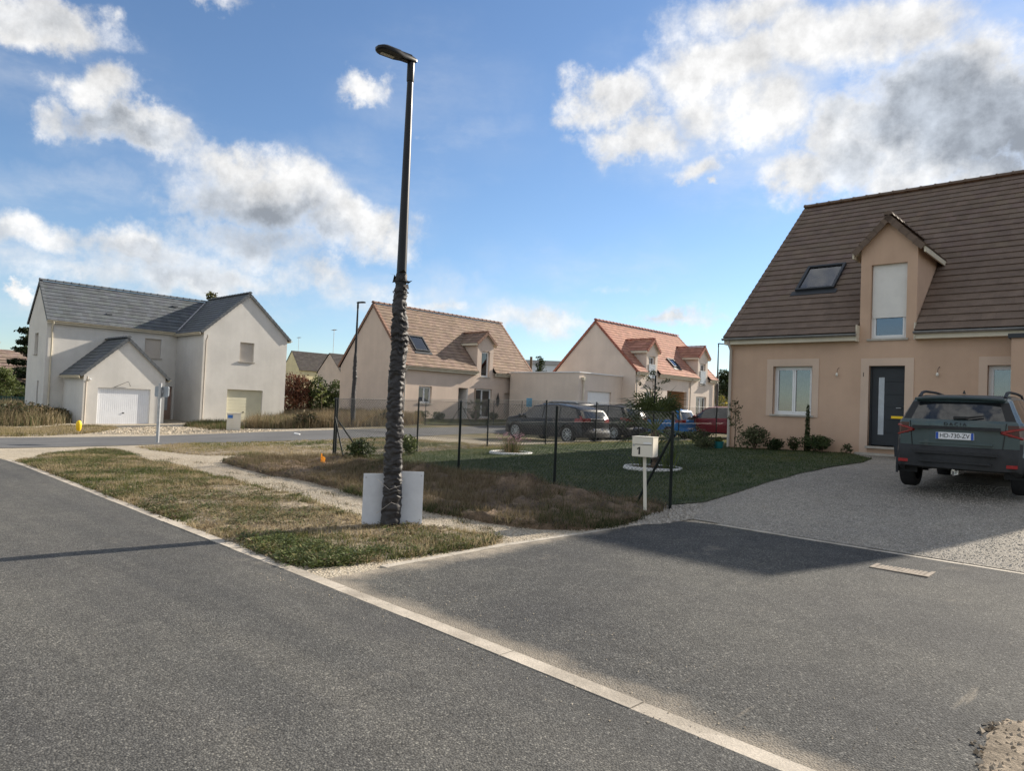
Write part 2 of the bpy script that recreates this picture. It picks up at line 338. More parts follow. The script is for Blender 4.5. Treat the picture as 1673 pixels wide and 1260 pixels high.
dirt = stone_mat('pale_dirt', (.41, .35, .265), (.52, .455, .355), (.60, .54, .44), 45, .010, dust=(.40, .31, .21), dustk=.3, tint=ground_tint)
soil = mat('soil', (.13, .10, .068), .95, .35, 5., col2=(.34, .28, .20), bump=.03, bscale=18, fine=.3)
lawn_soil = mat('lawn_soil', (.05, .065, .028), .95, .3, 2., col2=(.085, .09, .042), bump=.01, bscale=60)
bank_soil = mat('bank_soil', (.10, .072, .05), .95, .35, 3., col2=(.22, .155, .10), bump=.05, bscale=14, fine=.35, fscale=50)
kerbm = mat('kerb_concrete', (.34, .30, .245), .9, .15, 2.2, col2=(.50, .445, .37), bump=.004, bscale=90, fine=.16, fscale=60)
kerbold = mat('kerb_concrete_dusty', (.40, .36, .30), .9, .2, 4., bump=.004, bscale=90, fine=.2, fscale=60)
grassm = mat('grass_blade', (1, 1, 1), .75, .0, 2., attr=True, trans=.35, spec=.2)
leafm = mat('leaf', (1, 1, 1), .6, .0, 2., attr=True, trans=.3, spec=.3)
barkm = mat('bark', (.13, .095, .065), .9, .3, 20.)
black_steel = mat('black_steel', (.012, .013, .015), .4, .2, 4., spec=.3)
greenpost = mat('fence_green_black', (.010, .014, .013), .6, .2, 5., spec=.2)
wirem = mat('fence_wire', (.045, .05, .05), .45, .1, 5., metal=.2)
wrapm = mat('wrap_plastic', (.034, .031, .031), .6, .35, 9., spec=.4, bump=.004, bscale=30)
boardm = mat('white_board', (.66, .68, .72), .55, .06, 3., fine=.04, fscale=9)
stringm = mat('string', (.55, .5, .45), .8)
galv = mat('galvanised', (.42, .43, .44), .5, .12, 9., metal=.55)
signback = mat('sign_back', (.33, .36, .39), .6, .1, 4., metal=.3)
cream = mat('cream_enamel', (.70, .65, .55), .42, .04, 3., spec=.45)
blackp = mat('black_paint', (.02, .02, .02), .5)
led = mat('led_panel', (.45, .43, .36), .3, .1, 30.)
pvc = mat('white_pvc', (.76, .76, .75), .4, .03, 3.)
shutterm = mat('white_shutter', (.74, .72, .68), .5, .04, 3.)
zinc = mat('zinc', (.33, .33, .34), .45, .12, 6., metal=.6)
pvcgrey = mat('downpipe', (.52, .47, .41), .5, .06, 3.)
fasciam = mat('fascia_cream', (.62, .56, .44), .6, .08, 2.)
doorgrey = mat('door_anthracite', (.028, .032, .037), .5, .08, 4.)
glassm = glass_mat('window_glass')
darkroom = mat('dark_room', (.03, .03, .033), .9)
curtain = mat('curtain', (.26, .27, .29), .9, .2, 8.)
frosted = mat('frosted_glass', (.42, .45, .48), .25, .1, 6., spec=.6)
bulbm = mat('bulb', (.7, .68, .6), .25, 0, 1.)
white_far = mat('white_cladding', (.6, .64, .7), .6, .05, .5)
concrete = mat('concrete', (.42, .39, .34), .9, .15, 5., fine=.12)
brickm = mat('tan_block', (.5, .32, .2), .9, .1, 3.)
yellowp = mat('yellow_plastic', (.85, .55, .02), .5, .05, 8.)
orangep = mat('orange_plastic', (.85, .32, .03), .6, .1, 8., trans=.3)
whitestone = mat('white_stone', (.58, .57, .54), .85, .15, 9., bump=.01, bscale=30)
def render_mat(name, col, **k):
    m = mat(name, col, .92, .07, .7, bump=.0025, bscale=240, fine=.05, fscale=200, **k); nt = m.node_tree; b = nt.nodes['Principled BSDF']; src = b.inputs['Base Color'].links[0].from_socket
    pos = nn(nt, 'ShaderNodeNewGeometry').outputs['Position']; st = vmath(nt, 'MULTIPLY', pos, (3., 3., .22)).outputs[0]
    a = noise_(nt, st, 1.2, 6, .62); c = mixc(nt, 1., src, mixc(nt, sstep(nt, a, .3, .7), (.975, .972, .968), (1.015, 1.015, 1.015)), 'MULTIPLY'); nt.links.new(c, b.inputs['Base Color']); return m
wall_peach = render_mat('render_peach', (.54, .375, .27))
trim_peach = render_mat('render_trim', (.60, .46, .36))
wall_beige = render_mat('render_beige', (.62, .50, .41))
wall_sand = render_mat('render_sand', (.66, .565, .48))
wall_white = render_mat('render_offwhite', (.63, .61, .57))
wall_yellow = render_mat('render_yellow', (.72, .62, .38))
tile_brown = mat('tile_brown', (.145, .105, .08), .85, .12, 3., orand=.07, fine=.15, fscale=40, bump=.003, bscale=90)
tile_brown_a = mat('tile_brown_course', (.145, .105, .08), .85, .12, 3., attr=True, fine=.15, fscale=40)
tile_pink = mat('tile_pink', (.215, .152, .114), .85, .15, 2., attr=True, fine=.12, fscale=30)
tile_red = mat('tile_red', (.33, .165, .117), .85, .12, 2., attr=True, fine=.12, fscale=30)
tile_slate = mat('tile_slate', (.088, .098, .108), .7, .12, 2., attr=True, fine=.1, fscale=30)
tile_dark = mat('tile_dark', (.06, .052, .048), .85, .2, 2., attr=True)
tile_old = mat('tile_old', (.22, .165, .135), .85, .2, 2., attr=True)
# ------------------------------------------------------------------ ground sheets
def pip(x, y, poly):
    inside = np.zeros(len(x), bool); n = len(poly); j = n-1
    for i in range(n):
        xi, yi = poly[i]; xj, yj = poly[j]
        c = ((yi > y) != (yj > y)) & (x < (xj-xi)*(y-yi)/((yj-yi) or 1e-12)+xi); inside ^= c; j = i
    return inside
def ragged(poly, step=.35, amp=.06, keep=()):
    out = []; n = len(poly)
    for i in range(n):
        a = np.array(poly[i]); b = np.array(poly[(i+1) % n]); L = np.linalg.norm(b-a); k = max(1, int(L/step)) if i not in keep else max(1, int(L/2))
        nrm = np.array([-(b-a)[1], (b-a)[0]])/max(L, 1e-6)
        for j in range(k):
            p = a+(b-a)*j/k
            if i not in keep and j: p = p+nrm*amp*2*(mnoise.noise(Vector((p[0]*1.7, p[1]*1.7, i*.0)))+.5*mnoise.noise(Vector((p[0]*5, p[1]*5, 3.))))
            out.append((float(p[0]), float(p[1])))
    return out
def bankz(x, y):
    x = np.asarray(x, float); y = np.asarray(y, float)
    tx = np.clip((x+14.6)/1.5, 0, 1)*np.clip((-6.0-x)/1.2, 0, 1)
    w = .75+.35*np.sin(x*2.1)+.22*np.sin(x*5.3+1.)+.12*np.sin(x*11.7)
    return .17*np.exp(-((y-9.0-.08*np.sin(x*1.3))/.36)**2)*tx*w
def drape(name, poly, matl, off, step=.5, rough=0., rs=2.5, kind='structure', parent=None):
    bm = bmesh.new(); vs = [bm.verts.new((x, y, 0)) for x, y in poly]; bm.faces.new(vs)
    xs = [p[0] for p in poly]; ys = [p[1] for p in poly]
    for ax, lo, hi in ((0, min(xs), max(xs)), (1, min(ys), max(ys))):
        c = math.floor(lo/step)*step+step
        while c < hi:
            co = [0, 0, 0]; co[ax] = c; no = [0, 0, 0]; no[ax] = 1
            bmesh.ops.bisect_plane(bm, geom=bm.verts[:]+bm.edges[:]+bm.faces[:], plane_co=co, plane_no=no, dist=1e-5); c += step
    vl = list(bm.verts); z = zt_np(np.array([v.co.x for v in vl]), np.array([v.co.y for v in vl]))
    for v, zz in zip(vl, z):
        h = off
        if rough and v.is_boundary: v.co.z = zz-.012; continue
        if rough: h += rough*(.5+.5*mnoise.noise(Vector((v.co.x*rs, v.co.y*rs, 1.)))+.4*mnoise.noise(Vector((v.co.x*rs*3.1, v.co.y*rs*3.1, 4.))))
        if name == 'bank': h += float(bankz(v.co.x, v.co.y))
        v.co.z = zz+h
    bmesh.ops.recalc_face_normals(bm, faces=bm.faces)
    for f in bm.faces:
        if f.normal.z < 0: f.normal_flip()
        f.smooth = True
    me = bpy.data.meshes.new(name); bm.to_mesh(me); bm.free(); me.materials.append(matl)
    o = bpy.data.objects.new(name, me); link(o, parent)
    if kind: o['kind'] = kind
    return o
def build_ground():
    far = [110, 150, 220, 350, 600, 1100, 2200, 4200]
    xs = np.array([-95-x for x in far[::-1]]+list(np.arange(-95, -50, 3.))+list(np.arange(-50, 14.01, .5))+[18, 25, 35]+[35+x for x in far])
    ys = np.array([-32-x for x in far[::-1]]+list(np.arange(-32, -8, 3.))+list(np.arange(-8, 40.01, .5))+[43, 46, 50, 55, 60, 65]+[65+x for x in far])
    X, Y = np.meshgrid(xs, ys); Z = zt_np(X, Y); nx = len(xs); ny = len(ys)
    V = np.c_[X.ravel(), Y.ravel(), Z.ravel()]
    i, j = np.meshgrid(np.arange(nx-1), np.arange(ny-1)); a = (j*nx+i).ravel(); F = np.c_[a, a+1, a+nx+1, a+nx]
    o = raw_mesh('ground', V, F, dirt, kind='structure'); o.data.polygons.foreach_set('use_smooth', [True]*len(F))
build_ground()
KY = lambda x: 3.2-.036*x
near_road = [(-20.4, KY(-20.4)), (-20.4, -9), (13, -9), (13, KY(13))]
drape('near_road', near_road, asphalt, .010, 1.)
spur = [(-5.45, KY(-5.45)+.13), (12, KY(12)+.13), (12, 9.15), (-4.6, 9.13), (-5.0, 9.0), (-5.2, 8.7), (-5.32, 8.2), (-5.42, 7.2), (-5.52, 6.0), (-5.52, 4.8)]
drape('asphalt_forecourt', spur, asphalt2, .008, .5)
fr_near = [G(-160, 738), G(0, 733), G(250, 727), G(430, 722.5), G(560, 718), G(680, 714), G(800, 708)]
fr_far = [G(-160, 719.5), G(0, 716), G(250, 713), G(430, 706.5), G(560, 702.5), G(690, 699.5), G(800, 696)]
d_ = np.array([.17, .985])
far_poly = [tuple(p) for p in fr_near]+[(-19.5, 40), (-19.5, 60), (-24.5, 60), (-24.6, 40)]+[tuple(p) for p in fr_far[::-1]]
print('far road', [np.round(p, 1).tolist() for p in far_poly])
drape('far_road', far_poly, asphalt_far, .012, .5)
# ---- verge, bank, lawn, drive
def W(pts): return [tuple(G(*p)) for p in pts]
verge_near = [(-18.6, KY(-18.6)+.14)]+W([(95, 741), (160, 735.5), (196, 737), (235, 752), (310, 768), (390, 788), (470, 808), (530, 826), (590, 846), (650, 858), (735, 866), (800, 878), (824, 884), (790, 895)])+[(-5.68, 4.7), (-5.8, 4.0), (-6.1, KY(-6.1)+.15)]
verge_near_r = ragged(verge_near, .3, .05, keep=(len(verge_near)-1,))
drape('verge', verge_near_r, soil, .014, .4, .03)
verge_far = W([(222, 731), (300, 725.5), (430, 723.5), (548, 719), (640, 716)])+[(-15.35, 16.5), (-15.3, 9.9)]+W([(545, 752), (470, 747), (395, 745), (330, 745), (285, 741), (240, 735)])
drape('far_verge', ragged(verge_far, .4, .06), soil, .014, .5, .02)
bank_bot = W([(360, 757), (430, 775), (500, 787), (560, 803), (640, 824), (720, 841), (800, 856), (880, 866), (960, 868), (1020, 857), (1056, 846)])
bank = bank_bot+[(-5.5, 9.35), (-5.75, 9.75), (-7.6, 9.62), (-9, 9.6), (-10.3, 9.7), (-12.5, 9.7), (-14.6, 9.75)]+W([(470, 752), (400, 749)])
bank_r = ragged(bank, .3, .05)
drape('bank', bank_r, bank_soil, .02, .11, .13, 3.0)
lawn_edge_r = W([(1110, 826), (1150, 823), (1180, 814), (1215, 803), (1250, 791), (1300, 777), (1350, 766), (1410, 757), (1425, 751)])
lawn = [(-15.2, 9.7), (-12.5, 9.62), (-10.3, 9.6), (-7.6, 9.55), (-5.75, 9.7)]+lawn_edge_r+[(-6.3, 20.2), (-9.8, 20.28), (-9.9, 30), (-15.1, 30)]
lawn_r = ragged(lawn, .4, .04)
drape('lawn', lawn_r, lawn_soil, .025, .5)
drive = [(-5.25, 9.22), (10, 9.2), (10, 20.25), (-6.6, 20.25)]+[tuple(p) for p in lawn_edge_r[::-1]]+[(-5.7, 9.9)]
drape('gravel_drive', drive, gravel, .012, .5)
mound = ragged([tuple(G(*p)) for p in ((1582, 1225), (1592, 1192), (1640, 1180), (1700, 1178))]+[(.3, 4.95), (1.4, 5.0), (2.6, 4.7), (2.9, 4.2), (2.2, 3.6), (.6, 3.45), (-.45, 3.55)], .12, .05)
drape('soil_patch', mound, mat('gritty_soil', (.17, .135, .095), .95, .3, 9., col2=(.30, .245, .18), bump=.012, bscale=50, fine=.3), .012, .07, .014, 7.)
h2_lawn = [(-31.9, 24.5), (-31.9, 33.2), (-28.6, 33.2), (-28.4, 27.5), (-28.6, 24.5)]
drape('garden_lawn', ragged(h2_lawn, .4, .05), lawn_soil, .03, .5)
# kerb stones: bed with single stones
def kerb_run(name, bedmat, pts, wid, top, length=1.0, gap=.006, side=1):
    bed = bpy.data.objects.new(name, None); link(bed); bed['kind'] = 'structure'
    me = MB().box(-length/2+gap/2, length/2-gap/2, 0, wid, -.12, 0).mesh('kerb_stone', bedmat)
    for i in range(len(pts)-1):
        a = np.array(pts[i]); b = np.array(pts[i+1]); L = np.linalg.norm(b-a); k = max(1, round(L/length)); t = (b-a)/L; ang = math.atan2(t[1], t[0])
        for j in range(k):
            c = a+t*(j+.5)*L/k; o = bpy.data.objects.new('kerb_stone', me); link(o, bed); z = zt(c[0], c[1])
            o.location = (c[0], c[1], z+top+random.uniform(-.004, .004)); o.rotation_euler = (0, -math.atan2(zt(*(c+t*.4))-zt(*(c-t*.4)), .8), ang+random.uniform(-.003, .003)); o.scale = (L/k/length, 1, 1)
kerb_run('kerb', kerbm, [(-19.2, KY(-19.2)), (13, KY(13))], .125, .014)
kerb_run('forecourt_edging', kerbold, [(-5.47, 4.2), (-5.52, 6.0), (-5.43, 7.2), (-5.32, 8.2), (-5.2, 8.7)], .10, .014, 1.0)
kerb_run('drive_edging', kerbold, [(-4.55, 9.12), (10, 9.14)], .09, .014, 1.0)
# ------------------------------------------------------------------ vegetation helpers
def sample_poly(poly, n):
    P = np.array(poly); lo = P.min(0); hi = P.max(0); out = np.zeros((0, 2))
    while len(out) < n:
        q = rng.uniform(lo, hi, (n*2+100, 2)); out = np.r_[out, q[pip(q[:, 0], q[:, 1], poly)]]
    return out[:n]
def vnoise(x, y, s, seed=0.):
    "smooth value noise 0..1"
    x = x*s+seed*17.3; y = y*s+seed*9.1; xi = np.floor(x); yi = np.floor(y); fx = x-xi; fy = y-yi; fx = fx*fx*(3-2*fx); fy = fy*fy*(3-2*fy)
    def h(a, b):
        t = np.sin(a*127.1+b*311.7+seed*74.7)*43758.5453; return t-np.floor(t)
    return (h(xi, yi)*(1-fx)+h(xi+1, yi)*fx)*(1-fy)+(h(xi, yi+1)*(1-fx)+h(xi+1, yi+1)*fx)*fy
def fbm(x, y, s, seed=0.): return .5*vnoise(x, y, s, seed)+.3*vnoise(x, y, s*2.1, seed+1)+.2*vnoise(x, y, s*4.7, seed+2)
def blades(name, P, h, w, lean, cols, parent=None, zoff=0., kind='stuff', label=None, cat=None, seg=False):
    n = len(P); z = zt_np(P[:, 0], P[:, 1])+zoff+(bankz(P[:, 0], P[:, 1]) if name.startswith('bank') else 0.)
    a = rng.uniform(0, 2*np.pi, n); la = rng.uniform(0, 2*np.pi, n); ln = lean*rng.uniform(.2, 1.2, n)*h
    dx = np.cos(a)*w/2; dy = np.sin(a)*w/2; tx = np.cos(la)*ln; ty = np.sin(la)*ln
    tz = np.sqrt(np.maximum(h*h-ln*ln, (h*.15)**2))
    b0 = np.c_[P[:, 0]-dx, P[:, 1]-dy, z-.01]; b1 = np.c_[P[:, 0]+dx, P[:, 1]+dy, z-.01]
    if not seg:
        t = np.c_[P[:, 0]+tx, P[:, 1]+ty, z+tz]; V = np.stack([b0, b1, t], 1).reshape(-1, 3); F = np.arange(n*3).reshape(-1, 3)
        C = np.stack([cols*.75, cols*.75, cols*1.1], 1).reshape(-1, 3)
    else:
        m0 = np.c_[P[:, 0]-dx*.8+tx*.35, P[:, 1]-dy*.8+ty*.35, z+tz*.6]; m1 = np.c_[P[:, 0]+dx*.8+tx*.35, P[:, 1]+dy*.8+ty*.35, z+tz*.6]
        t = np.c_[P[:, 0]+tx, P[:, 1]+ty, z+tz]
        V = np.stack([b0, b1, m0, m1, t], 1).reshape(-1, 3); k = np.arange(n)[:, None]*5
        F = np.concatenate([k+[[0, 1, 3]], k+[[0, 3, 2]], k+[[2, 3, 4]]], 0); C = np.repeat(cols, 5, 0)
    return raw_mesh(name, V, F, grassm, C, parent, kind, label, cat)
DRY = np.array([.36, .29, .175]); GRN = np.array([.078, .098, .030]); DGRN = np.array([.036, .056, .018]); YEL = np.array([.26, .22, .08]); BRN = np.array([.14, .10, .055])
def pal(t, *cs):
    t = np.clip(t, 0, .9999)*(len(cs)-1); i = t.astype(int); f = (t-i)[:, None]; cs = np.array(cs); return cs[i]*(1-f)+cs[np.minimum(i+1, len(cs)-1)]*f
def tufts(poly, ntuft, per, hr, wr, spread, thr=None, seed=0.):
    P = sample_poly(poly, ntuft)
    f = fbm(P[:, 0], P[:, 1], .9, seed)
    if thr is not None:
        keep = rng.uniform(0, 1, len(P)) < np.clip((f-thr)*4+.25, .05, 1); P = P[keep]; f = f[keep]
    Q = np.repeat(P, per, 0)+rng.normal(0, spread, (len(P)*per, 2)); ff = np.repeat(f, per)
    h = rng.uniform(hr[0], hr[1], len(Q))*(.55+.9*ff); w = rng.uniform(wr[0], wr[1], len(Q)); return Q, h, w, ff
def grass_all():
    # near verge: dry straw with green patches
    Q, h, w, f = tufts(verge_near_r, 26000, 6, (.03, .11), (.007, .016), .035, .22, 1.)
    g = fbm(Q[:, 0], Q[:, 1], .7, 5.); near = np.clip((5.0-Q[:, 1])/1.6, 0, 1)*.25*np.clip((Q[:, 0]+9)/2.5, 0, 1)
    left = np.clip((-14.5-Q[:, 0])/3, 0, 1)*.3
    g2 = fbm(Q[:, 0], Q[:, 1], 2.6, 21.); t = np.clip((g-.48)*2.4+(g2-.5)*2.2+near+left*.8+rng.normal(0, .2, len(Q))+.36, 0, 1)
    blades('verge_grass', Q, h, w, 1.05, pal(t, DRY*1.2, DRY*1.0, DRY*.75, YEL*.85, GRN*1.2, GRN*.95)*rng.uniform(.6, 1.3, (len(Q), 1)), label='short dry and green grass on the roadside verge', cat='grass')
    # leafy weed rosettes
    def leafy(name, poly, nc, per, rad, hgt, size, cols, thr, seed, label):
        P = sample_poly(poly, nc*3); f = fbm(P[:, 0], P[:, 1], 1.3, seed); P = P[f > thr][:nc]; n = len(P)
        rr = rng.uniform(.5, 1.4, n)*rad; Q = np.repeat(P, per, 0); a = rng.uniform(0, 6.28, len(Q)); rd = np.sqrt(rng.uniform(0, 1, len(Q)))*np.repeat(rr, per)
        x = Q[:, 0]+np.cos(a)*rd; y = Q[:, 1]+np.sin(a)*rd; z = zt_np(x, y)+.014+rng.uniform(.1, 1, len(Q))*hgt*np.repeat(rng.uniform(.5, 1.3, n), per)*(1.1-rd/np.repeat(rr, per)*.6)
        C0 = np.c_[x, y, z]; d = np.c_[np.cos(a), np.sin(a), rng.uniform(-.3, .9, len(Q))]; d /= np.linalg.norm(d, axis=1)[:, None]; t = np.c_[-np.sin(a), np.cos(a), rng.normal(0, .3, len(Q))]; sz = size*rng.uniform(.5, 1.5, len(Q))[:, None]
        V = np.stack([C0-d*sz, C0+t*sz*.45, C0+d*sz, C0-t*sz*.45], 1).reshape(-1, 3)
        c = np.repeat(pal(np.clip(np.repeat(rng.uniform(0, 1, n), per)*.7+rng.uniform(0, .4, len(Q)), 0, 1), *cols)*rng.uniform(.6, 1.3, (len(Q), 1)), 4, 0)
        raw_mesh(name, V, np.arange(len(V)).reshape(-1, 4), leafm, c, None, 'stuff', label, 'weeds')
    leafy('verge_rosettes', verge_near_r, 1500, 34, .11, .075, .017, [DGRN*1.1, GRN, GRN*1.2, DRY*.7, BRN], .47, 31., 'leafy weed rosettes among the dry verge grass')
    leafy('verge_dead_tufts', verge_near_r, 1200, 26, .10, .05, .02, [DRY*1.1, BRN*1.2, DRY*.7, BRN*.6], .42, 37., 'dead leaf clumps lying over the verge')
    tip0 = W([(390, 884), (440, 876), (560, 905), (640, 905), (560, 925), (490, 930)])
    leafy('tip_rosettes', tip0, 150, 50, .13, .09, .018, [DGRN*1.5, GRN*1.1, GRN*1.5, YEL*.7], .3, 33., 'dense fresh clover by the kerb near the wrapped lamp')
    leafy('bank_clods', bank_r, 1400, 22, .09, .10, .02, [BRN*.5, BRN, DRY*.6, DGRN, BRN*.8], .35, 39., 'torn roots and dead leaves on the earth bank')
    # green weeds by the tip
    tip = W([(400, 880), (440, 872), (560, 900), (700, 880), (830, 880), (790, 892), (700, 908), (560, 925), (490, 930)])
    Q, h, w, f = tufts(tip, 900, 8, (.04, .11), (.008, .02), .03, .38, 3.)
    blades('verge_weeds', Q, h, w, .8, pal(np.clip(f*1.2+rng.normal(0, .22, len(Q)), 0, 1), YEL*.8, DRY*.8, GRN*1.1, DGRN*1.2, GRN*1.4), label='fresh green weeds at the verge tip', cat='weeds')
    # stray tufts on the path
    path = W([(230, 745), (420, 770), (640, 820), (800, 855), (820, 878), (700, 860), (560, 825), (400, 785), (300, 762)])
    P = sample_poly(path, 26); Q = np.repeat(P, 70, 0)+rng.normal(0, .07, (26*70, 2))*np.array([1.6, 1]); 
    blades('path_tufts', Q, rng.uniform(.02, .07, len(Q)), rng.uniform(.006, .012, len(Q)), .9, pal(rng.uniform(0, 1, len(Q)), DRY*.8, BRN, DGRN, GRN), label='small tufts scattered along the pale path', cat='grass')
    # far verge
    Q, h, w, f = tufts(verge_far, 9000, 5, (.03, .11), (.01, .02), .04, .25, 2.)
    t = np.clip((fbm(Q[:, 0], Q[:, 1], .5, 8.)-.5)*2.5+.55+rng.normal(0, .15, len(Q)), 0, 1)
    blades('far_verge_grass', Q, h, w, .6, pal(t, DRY, DRY*.8, YEL, GRN*1.1, GRN)*rng.uniform(.75, 1.2, (len(Q), 1)), label='patchy grass on the strip before the cross street', cat='grass')
    # bank: dead matted grass and roots
    Q, h, w, f = tufts(bank_r, 9000, 7, (.05, .19), (.006, .012), .05, .34, 4.)
    t = np.clip(fbm(Q[:, 0], Q[:, 1], 1.1, 9.)+rng.normal(0, .17, len(Q)), 0, 1)
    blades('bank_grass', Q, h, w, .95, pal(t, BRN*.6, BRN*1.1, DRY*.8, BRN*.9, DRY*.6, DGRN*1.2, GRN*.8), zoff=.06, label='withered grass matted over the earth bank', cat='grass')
    foot = W([(560, 806), (700, 838), (860, 864), (1000, 866), (1050, 850), (1060, 838), (1000, 850), (880, 850), (700, 825), (600, 800)])
    Q, h, w, f = tufts(foot, 1500, 8, (.04, .12), (.007, .014), .05, .42, 6.)
    blades('bank_foot_weeds', Q, h, w, .85, pal(np.clip(f+rng.normal(0, .2, len(Q)), 0, 1), BRN, DRY*.7, DGRN, GRN), zoff=.03, label='dark green weeds along the foot of the bank', cat='weeds')
    # lawn
    Q = sample_poly(lawn_r, 150000); f = fbm(Q[:, 0], Q[:, 1], .6, 7.); Q = Q[rng.uniform(0, 1, len(Q)) < np.clip(1.35-(Q[:, 1]-9.5)/16, .35, 1)]
    f = fbm(Q[:, 0], Q[:, 1], .6, 7.)
    yel = np.clip((-13.2-Q[:, 0])/1.5, 0, 1)*.45+np.clip((Q[:, 1]-19)/3, 0, 1)*.35
    t = np.clip(.82-(f-.5)*1.2-yel+rng.normal(0, .14, len(Q)), 0, 1)
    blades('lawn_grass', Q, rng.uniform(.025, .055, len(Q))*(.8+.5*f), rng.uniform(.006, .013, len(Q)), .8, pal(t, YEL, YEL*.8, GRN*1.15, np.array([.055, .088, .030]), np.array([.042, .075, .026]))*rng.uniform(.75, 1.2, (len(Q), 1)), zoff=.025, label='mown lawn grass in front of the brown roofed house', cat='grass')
    Q = sample_poly(h2_lawn, 9000); blades('garden_grass', Q, rng.uniform(.04, .09, len(Q)), rng.uniform(.015, .03, len(Q)), .7, pal(rng.uniform(0, 1, len(Q)), YEL, GRN*1.2, GRN), zoff=.03, label='sunlit lawn behind the far wire fence', cat='grass')
    # tall dry weeds in front of the middle house and beside the grey roofed house
    fieldA = W([(392, 700), (470, 701), (560, 699), (650, 697), (672, 696), (690, 690)])+[(-31.8, 25.0), (-38, 24.6), (-39, 21.9), (-35.5, 19.5)]
    Q, h, w, f = tufts(fieldA, 4200, 9, (.12, .72), (.012, .026), .12, .2, 11.)
    top = W([(392, 700)])[0]
    t = np.clip(fbm(Q[:, 0], Q[:, 1], .35, 12.)+rng.normal(0, .2, len(Q)), 0, 1)
    blades('tall_dry_weeds', Q, h, w, .4, pal(t, BRN*.8, DRY*.55+np.array([.03, 0, 0]), DRY*.75, BRN*1.2, DRY*.9, DGRN*1.6), seg=True, label='tall dry weeds below the middle house gable', cat='weeds')
    fieldB = W([(-120, 700), (0, 698), (60, 697), (105, 694), (112, 690), (100, 683), (60, 674), (0, 668), (-120, 668)])
    Q, h, w, f = tufts(fieldB, 2800, 9, (.12, .95), (.014, .03), .15, .2, 13.)
    t = np.clip(fbm(Q[:, 0], Q[:, 1], .3, 14.)+rng.normal(0, .2, len(Q)), 0, 1)
    blades('roadside_weeds', Q, h, w, .4, pal(t, DRY*.6, BRN*.8, DRY*.85, DGRN*1.4, BRN*1.1), seg=True, label='tall brown weeds beside the grey roofed house', cat='weeds')
    stripB = W([(-120, 716), (60, 713), (140, 709), (185, 704), (190, 699), (130, 695), (60, 700), (-120, 702)])
    Q, h, w, f = tufts(stripB, 3500, 6, (.05, .16), (.015, .03), .08, .2, 15.)
    t = np.clip(fbm(Q[:, 0], Q[:, 1], .5, 16.)+rng.normal(0, .18, len(Q)), 0, 1)
    drape('roadside_strip', ragged(stripB, .5, .06), soil, .02, .5, .02)
    blades('roadside_grass', Q, h, w, .6, pal(t, DRY, DRY*.8, YEL*.8, GRN), label='low dry grass edging the street by the grey roofed house', cat='grass')
    stripC = W([(300, 697), (325, 702), (365, 704), (395, 702), (390, 694), (330, 690)])
    Q, h, w, f = tufts(stripC, 900, 8, (.06, .35), (.012, .03), .1, .2, 17.)
    blades('corner_weeds', Q, h, w, .6, pal(np.clip(f+rng.normal(0, .2, len(Q)), 0, 1), DRY*.7, BRN, GRN, DGRN*1.3), label='weeds at the corner of the grey roofed wing', cat='weeds')
    # loose gravel
    def stones(name, poly, n, s0, s1, cols, label):
        P = sample_poly(poly, n); z = zt_np(P[:, 0], P[:, 1])+.012; s = rng.uniform(s0, s1, n)
        base = np.array([(1, 0, 0), (-.5, .87, 0), (-.5, -.87, 0), (.3, .2, .8), (0, 0, -.5)])
        a = rng.uniform(0, 6.28, n); B = np.repeat(base[None], n, 0)*rng.uniform(.7, 1.3, (n, 5, 1)); ca, sa = np.cos(a)[:, None], np.sin(a)[:, None]
        V = np.stack([(B[..., 0]*ca-B[..., 1]*sa)*s[:, None]+P[:, 0:1], (B[..., 0]*sa+B[..., 1]*ca)*s[:, None]+P[:, 1:2], B[..., 2]*s[:, None]+z[:, None]], -1).reshape(-1, 3)
        k = np.arange(n)[:, None]*5; F = np.concatenate([k+[[0, 1, 3]], k+[[1, 2, 3]], k+[[2, 0, 3]]], 0)
        c = np.repeat(pal(rng.uniform(0, 1, n), *cols)*rng.uniform(.8, 1.15, (n, 1)), 5, 0); raw_mesh(name, V, F, stonem, c, None, 'stuff', label, 'stones')
    stonem = mat('loose_stone', (1, 1, 1), .9, 0, 1, attr=True)
    g1 = [np.array([.22, .20, .175]), np.array([.34, .315, .275]), np.array([.42, .39, .345])]
    near_drive = [(-5.2, 9.25), (3, 9.25), (3, 15), (-5.8, 15), (-6.0, 12.5), (-5.5, 10)]
    stones('drive_stones', near_drive, 30000, .006, .013, g1, 'grey crushed stone of the parking drive')
    p1 = [np.array([.34, .28, .20]), np.array([.46, .39, .29]), np.array([.55, .48, .38])]
    stones('path_pebbles', W([(200, 738), (420, 765), (700, 830), (880, 868), (1060, 858), (830, 890), (700, 862), (500, 818), (300, 768)]), 7000, .004, .012, p1, 'pale pebbles on the sandy path')
    stones('far_gravel', W([(150, 709), (190, 700), (270, 697), (330, 700), (470, 704), (380, 708), (250, 711)]), 3500, .02, .05, p1, 'pale gravel before the grey roofed house')
    stones('post_rubble', W([(1040, 858), (1060, 830), (1110, 828), (1150, 825), (1130, 850), (1080, 858)]), 1500, .01, .035, g1, 'pale rubble round the mailbox foot')
    stones('road_grit', [(-6, KY(-6)-.3), (2, KY(2)-.25), (2, KY(2)+1.2), (-5.4, KY(-5)+.9)], 900, .003, .007, p1, 'grit scattered along the kerb')
    stones('soil_clods', mound, 4200, .005, .024, [np.array([.16, .12, .08]), np.array([.30, .24, .17]), np.array([.42, .36, .28])], 'earth clods and stones on the bare soil patch')
grass_all()
